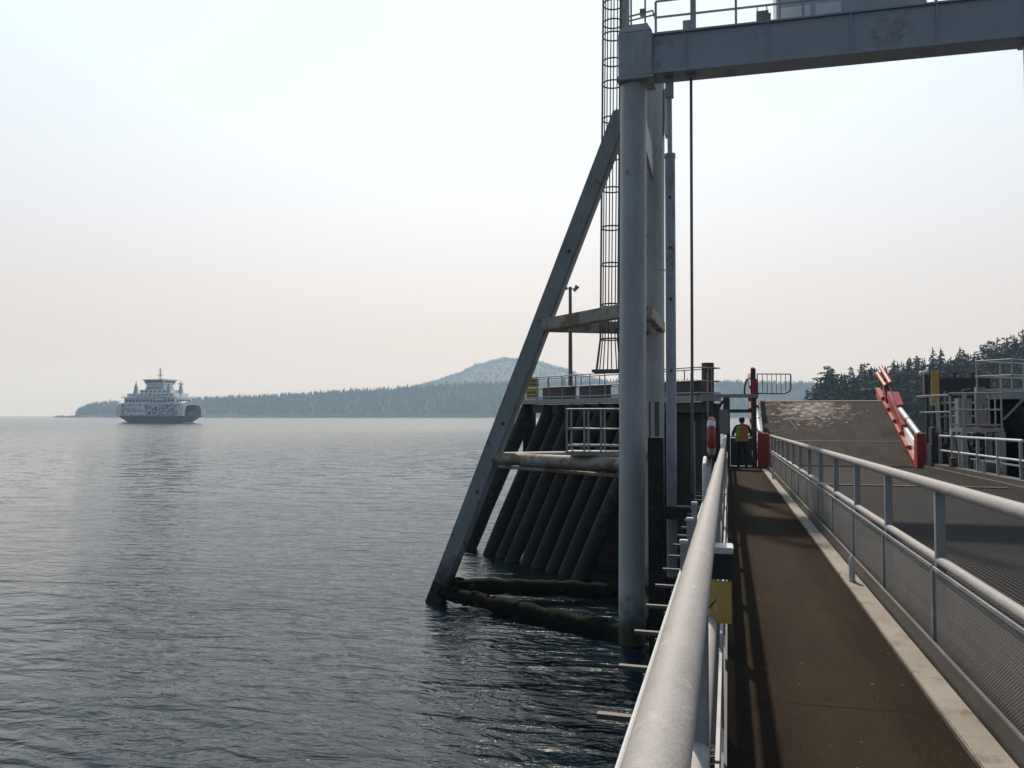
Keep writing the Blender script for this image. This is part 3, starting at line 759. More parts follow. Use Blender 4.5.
# rails and cabin on top of the beam
RW = MB().box(-2.05, 7.64, 25.425, 26.7, 17.06, 17.12).build('top_walkway', 'beam', G)
for z, n in ((17.36, 'toe_rail'), (17.83, 'mid_rail'), (18.32, 'top_rail')):
    sub(MB().tube([(-2.0, 25.15, z + .02), (7.6, 25.15, z - .02)], .035 if z > 17.5 else .025, 8), n, 'galv', True, RW)
for x in (-2.0, -.9, .33, 1.55, 2.2, 3.4, 4.5, 5.7, 6.3, 6.9, 7.55):
    sub(MB().bar((x, 25.15, 17.13), (x, 25.15, 18.32), .07 if x != -.9 else .16, .07), 'post', 'galv', False, RW)
sub(MB().bar((-.9, 25.15, 17.13), (-.9, 25.15, 20), .16, .16), 'mast', 'galv', False, RW)
sub(MB().box(-1.2, -.98, 25.05, 25.3, 17.13, 17.62), 'lamp_housing', 'galv', False, RW)
RL = MB().box(-2.95, -2.2, 24.62, 25.38, 17.452, 17.47).build('head_platform', 'galv', G)
for x in (-2.72, -2.3): sub(MB().bar((x, 25.0, 17.47), (x, 25.0, 19.3), .05, .05), 'post', 'galv', False, RL)
sub(MB().tube([(-3.05, 24.9, 18.05), (-2.85, 24.9, 18.05), (-2.78, 24.9, 17.72), (-2.05, 24.9, 17.82), (-2.0, 25.1, 17.83)], .03, 8), 'guard_rail', 'galv', True, RL)
sub(MB().tube([(-2.8, 25.2, 18.0), (-2.1, 25.2, 18.1), (-2.02, 25.15, 17.85)], .03, 8), 'guard_rail', 'galv', True, RL)
sub(MB().ball((-2.5, 25.0, 18.75), .16, 12, 8), 'lamp_globe', 'grey', True, RL)
sub(MB().box(-2.46, -2.3, 24.95, 25.1, 17.9, 18.08), 'junction_box', 'grey', False, RL)
CB = MB().box(1.5, 5.6, 25.75, 27.4, 17.125, 19.6).build('cabin', 'cabin', G)
for x0, x1 in ((1.58, 2.45), (2.6, 3.3)): sub(MB().box(x0, x1, 25.735, 25.747, 17.3, 17.98), 'panel', 'ship_white', False, CB)
for x0, x1 in ((3.5, 4.2), (4.4, 5.1)): sub(MB().box(x0, x1, 25.735, 25.747, 18.3, 19.2), 'window', 'glass', False, CB)
fl = MB().box(.9, 1.24, 24.95, 25.2, 17.2, 17.6).box(1.2, 1.3, 24.93, 25.22, 17.32, 17.5).bar((.93, 25.15, 17.6), (.93, 25.15, 17.85), .03, .03).bar((1.2, 25.15, 17.6), (1.2, 25.15, 17.85), .03, .03)
fl.build('floodlight', 'grey', G)
MB().box(6.35, 6.75, 25.0, 25.3, 17.14, 17.55).build('floodlight', 'grey', G, bevel=.03)
# small service platform on the lower brace
SP = MB().box(-4.9, -3.2, 25.75, 26.6, 4.66, 4.78).build('service_platform', 'plank', G)
for y in (25.78, 26.57):
    for z in (6.08, 5.47, 4.95): sub(MB().tube([(-4.88, y, z), (-3.2, y, z)], .028, 8), 'guard_rail', 'post', True, SP)
    for x in (-4.87, -4.32, -3.8): sub(MB().bar((x, y, 4.78), (x, y, 6.08), .055, .055), 'post', 'post', False, SP)
for z in (6.08, 5.47): sub(MB().tube([(-4.88, 25.78, z), (-4.88, 26.57, z)], .028, 8), 'guard_rail', 'post', True, SP)
rd = MB()
for x in (-2.28, -2.1, -2.03): rd.tube([(x, 25.45, 1.0), (x, 25.45, 6.3)], .03, 6)
rd.build('vent_pipe', 'dark', G)

# lifting cylinder and rod hung from the beam
t = thing('lifting_cylinder', 'long grey hydraulic lifting cylinder hanging from the gantry beam', 'cylinder', (-1.6, 25, 15.9))
MB().tube([(-1.6, 25, 15.4), (-1.6, 25, 13.4)], .07, 14).build('rod', 'galv', t, smooth=True)
MB().tube([(-1.6, 25, 13.5), (-1.62, 25, 1.2)], .15, 20).build('barrel', 'beam', t, smooth=True)
MB().tube([(-1.6, 25, 13.5), (-1.6, 25, 13.62)], .165, 20).build('gland', 'beam', t, smooth=True)
MB().box(-1.72, -1.48, 24.9, 25.1, 15.3, 15.926).build('clevis', 'galv', t, bevel=.02)
kb = MB()
for z in (12.3, 10.8, 9.3, 7.2): kb.ball((-1.6, 24.85, z), .045, 8, 6)
kb.build('bolt', 'dark', t)
t = thing('hoist_rod', 'slim dark hoist rod hanging from the gantry beam beside the lifting cylinder', 'rod', (-1.0, 25, 15.9))
MB().tube([(-.97, 25, 15.85), (-1.02, 25, 3.6)], .042, 10).build('rod', 'cage', t, smooth=True)
MB().box(-1.1, -.84, 24.88, 25.12, 15.83, 15.926).build('anchor', 'galv', t)
tag(MB().box(-2.22, -1.8, 24.1, 24.5, -2, 5.27).build('steel_pile', 'pile', bevel=.02), 'square dark pile with a flat top beside the gantry column', 'pile')
struct(MB().box(-1.75, -.07, 24.75, 25.25, 2.9, 3.25).build('lifting_crosshead', 'girder'))

# ------------------------------------------------------------------ wing walls: raked piles, fender panel, service walkway
U = Vector((.743, -.669, 0)); Nn = Vector((-.669, -.743, 0))
PA = Vector((-10.3, 42.1, 6.65))
def pl(s, n=0, z=0): q = PA + U * s + Nn * n; return (q.x, q.y, 6.65 + z)
W1 = thing('wing_wall', 'dark wing wall of raked piles topped by a railed walkway behind the gantry', 'wing wall', (-9.3, 41, 0), 'wing walls of the ferry berth')
SL = 13.15
rp = random.Random(9)
for i in (0, 2, 3, 4, 5, 6, 7, 8, 9):
    s = 1.0 + i * 1.0 + rp.uniform(-.1, .1)
    a = Vector(pl(s, .25, -.35)); b = a + Vector((-2.6 + rp.uniform(-.05, .05), -.7 + rp.uniform(-.06, .06), -6.4)) * 1.6
    r_ = rp.uniform(.31, .38); MB().tube([b + (a - b) * (k / 12) for k in range(13)], [r_ * rp.uniform(.95, 1.05) for k in range(13)], 16).build('pile', 'pile', W1, smooth=True)
q = [pl(2.6, -.35, -.3), pl(SL, -.35, -.3), pl(SL, -.1, -.3), pl(2.6, -.1, -.3)]
MB().hexa([(x, y, -3) for x, y, z in q] + q).build('fender_panel', 'black', W1)
q = [pl(.3, -.4), pl(SL, -.4), pl(SL, .9), pl(.3, .9)]
MB().hexa([(x, y, 6.44) for x, y, z in q] + [(x, y, 6.65) for x, y, z in q]).build('walkway_slab', 'plank', W1)
MB().bar(pl(1.6, .3, -.45), pl(SL, .3, -.45), .3, .4).build('cap_beam', 'dark', W1)
MB().tube([pl(.8, .1, -.2), (pl(.8)[0], pl(.8)[1], -2)], .35, 14).build('pile', 'pile', W1, smooth=True)
def rails(parent, pts, posts, mat='post', h=1.07):
    for z in (h, h * .52):
        MB().tube([(p[0], p[1], p[2] + z) for p in pts], .026, 8).build('guard_rail', mat, parent, smooth=True)
    MB().tube([(p[0], p[1], p[2] + .1) for p in pts], .03, 6).build('toe_rail', mat, parent, smooth=True)
    for p in posts: MB().bar(p, (p[0], p[1], p[2] + h), .045, .045).build('rail_post', mat, parent)
rails(W1, [pl(.4, .85), pl(SL, .85)], [pl(.45 + 1.03 * i, .85) for i in range(14)])
rails(W1, [pl(.4, -.35), pl(SL, -.35), pl(SL, .85)], [pl(.45 + 1.35 * i, -.35) for i in range(10)] + [pl(SL, .3)])
# things standing on the wing wall
def locker(s0, s1, label):
    L_ = thing('deck_locker', label, 'locker', pl((s0 + s1) / 2, .1), 'lockers on the wing wall walkway')
    q = [pl(s0, -.15), pl(s1, -.15), pl(s1, .35), pl(s0, .35)]
    MB().hexa([(x, y, 6.67) for x, y, z in q] + [(x, y, 7.2) for x, y, z in q]).build('body', 'dark', L_, bevel=.02)
    q = [pl(s0 - .04, -.19), pl(s1 + .04, -.19), pl(s1 + .04, .39), pl(s0 - .04, .39)]
    MB().hexa([(x, y, 7.2) for x, y, z in q] + [(x, y, 7.25) for x, y, z in q]).build('lid', 'dark', L_)
locker(2.3, 4.3, 'long dark locker on the wing wall walkway below the tall lamp pole')
locker(5.2, 6.9, 'dark locker on the wing wall walkway under the ladder cage')
locker(10.6, 12.4, 'dark locker on the wing wall walkway beside the brown timber pile')
t = thing('lamp_pole', 'slim dark lamp pole with two small lamps standing on the wing wall', 'lamp post', (-7.35, 39.9, 6.65))
MB().tube([(-7.35, 39.9, 6.66), (-7.35, 39.9, 12.1)], [.11, .075], 10).build('pole', 'cage', t, smooth=True)
MB().tube([(-7.62, 39.9, 12.0), (-7.05, 39.9, 12.0)], .03, 6).build('arm', 'cage', t)
for x in (-7.62, -7.05): MB().tube([(x - .1, 39.8, 11.86), (x + .08, 39.8, 12.12)], [.06, .12], 8).build('lamp', 'grey', t, smooth=True)
t = thing('yellow_board', 'large yellow notice board with rows of lettering at the end of the wing wall', 'sign', (-9.75, 42, 6.65))
MB().box(-10.05, -9.4, 42.0, 42.06, 6.72, 7.85).build('board', 'yellow', t)
ms = MB(); rr_ = random.Random(3)
for i in range(5):
    x = -9.98; z = 7.66 - i * .2
    while x < -9.52: w_ = rr_.uniform(.05, .14); ms.box(x, x + w_, 41.985, 41.998, z - .035, z + .03); x += w_ + .03
ms.build('lettering', 'ink', t)
MB().bar((-9.95, 42.1, 6.0), (-9.95, 42.1, 7.8), .06, .06).bar((-9.48, 42.1, 6.0), (-9.48, 42.1, 7.8), .06, .06).build('leg', 'dark', t)
tag(MB().tube([(-.78, 33.45, -2), (-.75, 33.45, 7.92)], [.25, .235], 18).build('timber_pile', 'timber', smooth=True), 'thick brown timber pile standing by the end of the wing wall walkway', 'pile')
lad = thing('boarding_ladder', 'pale ladder hanging down the black fender wall beside the timber pile', 'ladder', (-.95, 33.0, 5))
for x in (-1.35, -.75): MB().tube([(x, 32.6, 7.5), (x, 32.6, 5.9), (x + .1, 32.75, 5.6), (x + .12, 32.75, 2.0)], .03, 6).build('rail', 'post', lad, smooth=True)
z = 5.3
while z > 2.0: MB().tube([(-1.24, 32.75, z), (-.64, 32.75, z)], .02, 6).build('rung', 'dark', lad); z -= .35

# right-hand wing wall, mostly outside the picture
W2 = thing('wing_wall', 'railed walkway on the dark wing wall at the right edge behind the grey platform', 'wing wall', (8.3, 31, 0), 'wing walls of the ferry berth')
def pr_(s, n=0, z=0): return (8.3 + .743 * s + .669 * n, 30.9 + .669 * s - .743 * n, 6.63 + z)
q = [pr_(0, -.4), pr_(13, -.4), pr_(13, .9), pr_(0, .9)]
MB().hexa([(x, y, 6.42) for x, y, z in q] + q).build('walkway_slab', 'plank', W2)
q = [pr_(.3, -.3), pr_(13, -.3), pr_(13, -.05), pr_(.3, -.05)]
MB().hexa([(x, y, -3) for x, y, z in q] + [(x, y, 6.41) for x, y, z in q]).build('fender_panel', 'black', W2)
for i in range(12):
    a = Vector(pr_(.6 + i * 1.05, .3, -.3)); MB().tube([a + Vector((3.1, -.8, -6.4)) * 1.4, a], .36, 14).build('pile', 'pile', W2, smooth=True)
rails(W2, [pr_(0, .85), pr_(13, .85)], [pr_(.05 + 1.2 * i, .85) for i in range(11)])
rails(W2, [pr_(13, -.35), pr_(0, -.35), pr_(0, .85)], [pr_(.05 + 1.3 * i, -.35) for i in range(10)])
MB().bar((8.72, 30.6, 5.75), (9.25, 30.5, 6.4), .07, .07).bar((9.25, 30.5, 6.38), (9.8, 30.5, 6.4), .07, .07).build('knee_brace', 'post', W2)

# service platform outside the road railing
S = thing('service_platform', 'small raised grey platform with pipe rails and legs behind the white road railing', 'platform', (7.4, 29, 4))
MB().box(6.95, 8.1, 28.4, 29.8, 5.38, 5.5).build('floor', 'plank', S)
for x, y in ((7.0, 28.45), (8.05, 28.45), (7.0, 29.75), (8.05, 29.75)): MB().bar((x, y, -1.5), (x, y, 5.38), .14, .14).build('leg', 'post', S)
rails(S, [(6.6, 28.42, 5.5), (8.06, 28.42, 5.5), (8.06, 29.78, 5.5), (7.0, 29.78, 5.5)], [(6.62, 28.42, 5.4), (7.0, 28.42, 5.5), (7.35, 28.42, 5.5), (8.04, 28.42, 5.5), (8.06, 29.1, 5.5), (8.06, 29.76, 5.5), (7.4, 29.78, 5.5)])
MB().bar((7.95, 28.3, -1.5), (7.95, 28.3, 5.36), .26, .2).build('column', 'grey', S)
S2 = thing('access_ladder', 'grey access frame with steep side rails beside the yellow marker board', 'frame', (6.5, 29.5, 4))
for y in (29.2, 30.0):
    MB().tube([(6.0, y, 6.5), (6.75, y, 6.53)], .03, 8).build('hand_rail', 'white', S2, smooth=True)
    MB().tube([(6.08, y, 5.98), (6.8, y, 6.0)], .026, 8).build('hand_rail', 'white', S2, smooth=True)
for x, y in ((6.62, 29.9), (6.8, 29.2)): MB().bar((x + .1, y, 3.2), (x, y, 6.5), .06, .06).build('upright', 'post', S2)
for z in (4.2, 4.8, 5.4): MB().bar((6.7, 29.55, z), (6.95, 29.55, z), .2, .03).build('step', 'dark', S2)
t = thing('yellow_marker', 'tall narrow yellow marker board standing behind the red apron rail', 'marker', (6.78, 31, 5))
MB().box(6.68, 6.9, 31.0, 31.05, 6.3, 7.42).build('board', 'yellow', t)
for i in range(4): MB().box(6.74, 6.84, 30.99, 30.998, 6.45 + i * .24, 6.55 + i * .24).build('marking', 'marker', t)
MB().bar((6.92, 31.1, 4.2), (6.78, 31.1, 7.4), .07, .07).build('post', 'post', t)
t = thing('camera_mast', 'dark box with a pale round camera on top beside the yellow marker board', 'camera', (6.57, 31.2, 4))
MB().box(6.47, 6.66, 31.1, 31.4, 6.55, 7.25).build('housing', 'dark', t, bevel=.02)
MB().bar((6.57, 31.25, 4.0), (6.57, 31.25, 6.55), .1, .1).build('mast', 'dark', t)
MB().ball((6.38, 31.1, 7.3), .1, 10, 8).tube([(6.4, 31.15, 7.32), (6.6, 31.25, 7.4)], .06, 8).build('camera_head', 'white', t, smooth=True)
def cabinet(x0, x1, y0, y1, z0, z1, label, mat='grey'):
    c = thing('control_cabinet', label, 'cabinet', ((x0 + x1) / 2, y0, z0), 'cabinets on the grey platform')
    MB().box(x0, x1, y0, y1, z0, z1).build('body', mat, c, bevel=.015)
    MB().box(x0 + .03, x1 - .03, y0 - .012, y0 - .002, z0 + .05, z1 - .05).build('door', mat, c)
    MB().box(x1 - .09, x1 - .06, y0 - .03, y0 - .0125, (z0 + z1) / 2 - .06, (z0 + z1) / 2 + .06).build('handle', 'dark', c)
cabinet(7.0, 7.38, 29.0, 29.4, 5.502, 6.42, 'wide grey control cabinet behind the rails of the grey platform')
cabinet(7.55, 7.8, 29.1, 29.4, 5.502, 6.78, 'tall narrow grey control cabinet on the grey platform')
tag(MB().ball((7.75, 28.7, 5.55), .2, 10, 6, (1.3, .8, .35)).build('float_cushion', 'orange', smooth=True), 'orange float lying on the floor of the grey platform', 'float')
t = thing('switch_box', 'white switch box with two dark round gauges under the grey platform rails', 'box', (6.72, 28.2, 5.3))
MB().box(6.58, 6.9, 28.2, 28.35, 5.22, 5.47).build('body', 'white', t, bevel=.01)
for x in (6.66, 6.8): MB().tube([(x, 28.19, 5.34), (x, 28.175, 5.34)], .045, 12).build('gauge', 'dark', t)
t = thing('scaffold', 'tall grey frame of thin uprights and cross rails standing behind the grey cabinets', 'frame', (7.5, 30.6, 4))
for x in (6.98, 7.3, 7.55, 7.95, 8.2): MB().bar((x, 30.6, -1.5), (x, 30.6, 6.7 - .25 * (int(x * 10) % 3)), .07, .07).build('upright', 'grey', t)
for z in (4.55, 5.3, 5.85, 6.3): MB().tube([(6.85, 30.52, z), (8.3, 30.52, z)], .03, 8).build('rail', 'post', t, smooth=True)
for a, b in (((6.98, 30.66, 4.3), (7.55, 30.66, 5.8)), ((7.55, 30.66, 4.4), (8.2, 30.66, 5.9))): MB().bar(a, b, .05, .05).build('brace', 'grey', t)
MB().box(7.3, 7.52, 30.45, 30.58, 4.6, 5.05).build('junction_box', 'grey', t, bevel=.01)
MB().box(7.75, 7.95, 30.45, 30.58, 5.0, 5.6).build('junction_box', 'dark', t, bevel=.01)
t = thing('winch', 'dark winch drum with pale side plates low behind the white road railing', 'winch', (7.3, 27, 4))
MB().tube([(7.0, 27.0, 4.3), (7.5, 27.0, 4.3)], .3, 16).build('drum', 'dark', t, smooth=True)
for x in (6.98, 7.52): MB().tube([(x - .02, 27.0, 4.3), (x + .02, 27.0, 4.3)], .38, 18).build('side_plate', 'grey', t)
MB().box(6.9, 7.6, 26.7, 27.3, 3.7, 3.95).build('base', 'dark', t, bevel=.02)
MB().bar((7.25, 26.95, -1.5), (7.25, 26.95, 3.7), .3, .3).build('leg', 'dark', t)
t = thing('pipe_rack', 'cluster of upright grey pipes and hoses under the raised grey platform', 'pipes', (7.4, 30.2, 4))
for i, (x, y, h, r) in enumerate(((7.02, 30.2, 5.9, .05), (7.2, 30.3, 5.2, .035), (7.34, 30.1, 6.5, .06), (7.62, 30.3, 5.1, .04), (7.85, 30.2, 6.2, .05))):
    MB().tube([(x, y, -1.5), (x, y, h), (x + .08, y + .02, h + .18), (x + .3, y + .1, h + .22)], r, 8).build('pipe', 'grey' if i % 2 else 'dark', t, smooth=True)
for i, x in enumerate((7.1, 7.45)): MB().tube([(x, 29.9, 5.1), (x + .1, 29.8, 4.6), (x + .35, 29.8, 4.35), (x + .5, 29.9, 4.9)], .03, 8).build('hose', 'black', t, smooth=True)
MB().box(6.95, 8.0, 30.0, 30.06, 4.75, 4.85).build('clamp_rail', 'post', t)
t = thing('fender_dolphin', 'long dark berthing dolphin block behind the grey platform', 'dolphin', (9.7, 40, 0))
MB().box(8.75, 10.9, 39.9, 41.2, 6.3, 7.5).build('head_block', 'dark', t, bevel=.05)
for x in (9.1, 10.5): MB().tube([(x, 40.5, -2), (x, 40.5, 6.3)], .4, 14).build('pile', 'pile', t, smooth=True)
bo = MB()
for x in (8.95, 9.6, 10.3): bo.tube([(x, 40.3, 7.5), (x, 40.3, 7.66), (x, 40.3, 7.72)], [.09, .08, .14], 8)
bo.build('bollard', 'dark', t)
tag(MB().box(6.45, 6.95, 30.2, 30.9, 4.2, 4.95).box(6.5, 6.85, 30.3, 30.8, 4.95, 5.5).tube([(6.6, 30.1, 4.6), (6.6, 30.1, 5.3), (6.75, 30.3, 5.6)], .06, 8).build('hydraulic_unit', 'dark', bevel=.03), 'dark hydraulic power unit beside the red end post', 'machine')

# ------------------------------------------------------------------ gate frame at the end of the walkway
t = thing('portal', 'dark steel portal frame around the end of the walkway behind the worker', 'frame', (.4, 30.2, dk(30)))
MB().box(-.16, .06, 30.1, 30.3, dk(30) - .3, 6.5).build('upright', 'dark', t)
MB().box(.8, .95, 30.1, 30.3, dk(30) - .3, 6.5).build('upright', 'dark', t)
MB().box(-.9, 1.02, 30.08, 30.32, 6.502, 6.62).build('head_bar', 'post', t)
MB().box(.062, .798, 30.15, 30.25, 5.98, 6.1).build('cross_bar', 'dark', t)
MB().bar((-.17, 30.2, 6.4), (-.75, 30.2, 5.4), .09, .09).build('knee_brace', 'dark', t)
t2 = thing('gate', 'low solid dark gate closing the end of the walkway', 'gate', (.4, 30.7, dk(30)))
MB().box(.07, .79, 30.72, 30.76, dk(30.7) + .03, dk(30.7) + 1.0).build('leaf', 'dark', t2, bevel=.01)
MB().tube([(.07, 30.74, dk(30.7) + 1.06), (.79, 30.74, dk(30.7) + 1.06)], .03, 8).build('top_bar', 'post', t2, smooth=True)
t = thing('control_cabinet', 'grey green cabinet fixed to the left upright of the dark portal frame', 'cabinet', (-.16, 30, 5.4))
MB().box(-.3, .02, 29.86, 30.09, 5.25, 6.1).build('body', 'grey', t, bevel=.015)
MB().box(-.27, -.01, 29.845, 29.858, 5.29, 6.06).build('door', 'grey', t)
t = thing('barrier_gate', 'raised barrier leaf of thin vertical bars standing above the red post', 'gate', (1.0, 33, 4.9))
MB().tube([(1.08, 33, 6.72), (1.08, 33, 7.45), (2.26, 33, 7.43), (2.28, 33, 7.35), (2.28, 33, 6.9), (2.2, 33, 6.76), (2.05, 33, 6.7), (1.08, 33, 6.72)], .028, 8).build('frame', 'dark', t, smooth=True)
for i in range(6): MB().tube([(1.27 + i * .165, 33, 6.72), (1.27 + i * .165, 33, 7.43)], .013, 6).build('bar', 'dark', t)
MB().box(.84, 1.02, 32.9, 33.1, 3.5, 7.66).build('post', 'dark', t)
MB().box(.9, 1.07, 32.6, 32.88, 6.5, 7.25).build('hinge_block', 'red', t)
MB().tube([(.84, 33, 7.3), (.7, 33, 7.25), (.62, 33, 7.0), (.6, 33, 6.6)], .03, 8).build('hose', 'black', t, smooth=True)

# ------------------------------------------------------------------ the worker
def person():
    x0, y0, z0 = .44, 28.9, dk(28.9)
    P = thing('person', 'worker seen from behind in dark trousers and lime and orange vest at walkway end', 'person', (x0, y0, z0))
    V = []; E_ = []; Rr = []
    def v(x, y, z, r): V.append((x0 + x, y0 + y, z0 + z)); Rr.append(r); return len(V) - 1
    def chain(*ids):
        for a, b in zip(ids, ids[1:]): E_.append((a, b))
    pel = v(0, 0, .95, .15); wa = v(0, .01, 1.1, .14); ch = v(0, .02, 1.3, .165); sh = v(0, .01, 1.43, .11); ne = v(0, .02, 1.51, .058); h1 = v(0, .045, 1.6, .088); h2 = v(0, .04, 1.675, .07)
    chain(pel, wa, ch, sh, ne, h1, h2)
    nose = v(.0, .135, 1.595, .013); E_.append((h1, nose))
    for s in (-1, 1): ea = v(s * .088, .03, 1.6, .014); E_.append((h1, ea))
    for s, ft in ((-1, .02), (1, -.03)):
        hp = v(s * .1, 0, .9, .1); kn = v(s * .115, .015 + ft * .5, .5, .066); an = v(s * .12, ft - .01, .1, .045); he = v(s * .12, ft - .04, .05, .045); to = v(s * .14, ft + .17, .035, .036)
        chain(pel, hp, kn, an, he); E_.append((an, to))
        so = v(s * .19, 0, 1.4, .07)
        el = v(s * .3, .0 if s < 0 else .04, 1.16, .05); wr = v(s * .27, .24, 1.12, .033); pa = v(s * .265, .31, 1.115, .034)
        chain(sh, so, el, wr, pa)
        for k in range(4):
            fx = s * (.265 + (k - 1.5) * .019); ln = (.05, .062, .058, .045)[k]
            f1 = v(fx, .35, 1.112, .011); f2 = v(fx, .35 + ln * .6, 1.1, .009); f3 = v(fx, .35 + ln * .8, 1.075, .008)
            chain(pa, f1, f2, f3)
        t1 = v(s * .235, .3, 1.1, .012); t2_ = v(s * .222, .33, 1.09, .01); chain(pa, t1, t2_)
    me = bpy.data.meshes.new('body'); me.from_pydata(V, E_, [])
    o = bpy.data.objects.new('body', me); col.objects.link(o)
    sk = o.modifiers.new('skin', 'SKIN'); sk.use_smooth_shade = True
    if not me.skin_vertices: me.attributes.new('skin_tmp', 'FLOAT', 'POINT')
    lay = me.skin_vertices[0].data if me.skin_vertices else None
    if lay:
        for i, r in enumerate(Rr): lay[i].radius = (r, r); lay[i].use_root = (i == pel)
    ss = o.modifiers.new('sub', 'SUBSURF'); ss.levels = 2; ss.render_levels = 2
    dg = bpy.context.evaluated_depsgraph_get(); em = bpy.data.meshes.new_from_object(o.evaluated_get(dg))
    o.modifiers.clear(); o.data = em
    em.materials.clear()
    for mm in ('skin', 'navy', 'black'): em.materials.append(M[mm])
    for p in em.polygons:
        z = p.center.z - z0; p.use_smooth = True
        hand = abs(p.center.x - x0) > .2 and p.center.y - y0 > .2
        p.material_index = 0 if (z > 1.48 or hand) else 2 if z < .11 else 1
    attach(o, P)
    prof = [(1.47, .1, .085), (1.43, .2, .135), (1.3, .225, .185), (1.12, .205, .175), (.98, .21, .178), (.93, .212, .18)]
    vm = MB(); rings = []
    for z, rx, ry in prof: rings.append([(x0 + rx * math.cos(2 * math.pi * k / 24), y0 + .015 + ry * math.sin(2 * math.pi * k / 24), z0 + z) for k in range(24)])
    vm.loft(rings, False); ob = vm.build('vest', ['vest', 'lime', 'white'], P, True)
    for p in ob.data.polygons:
        c = p.center; z = c.z - z0; x = abs(c.x - x0)
        p.material_index = 1 if (z < 1.0 or c.x - x0 < -.04 and z > 1.12 or x > .17) else 0
    hm = MB().ball((x0, y0 + .03, z0 + 1.635), .098, 14, 10, (1, 1.08, 1.1)); ho = hm.build('hair', 'hair', P, True)
    for vv in ho.data.vertices:
        if vv.co.y > y0 + .07 and vv.co.z < z0 + 1.66: vv.co.y = y0 + .07
    return P
person()

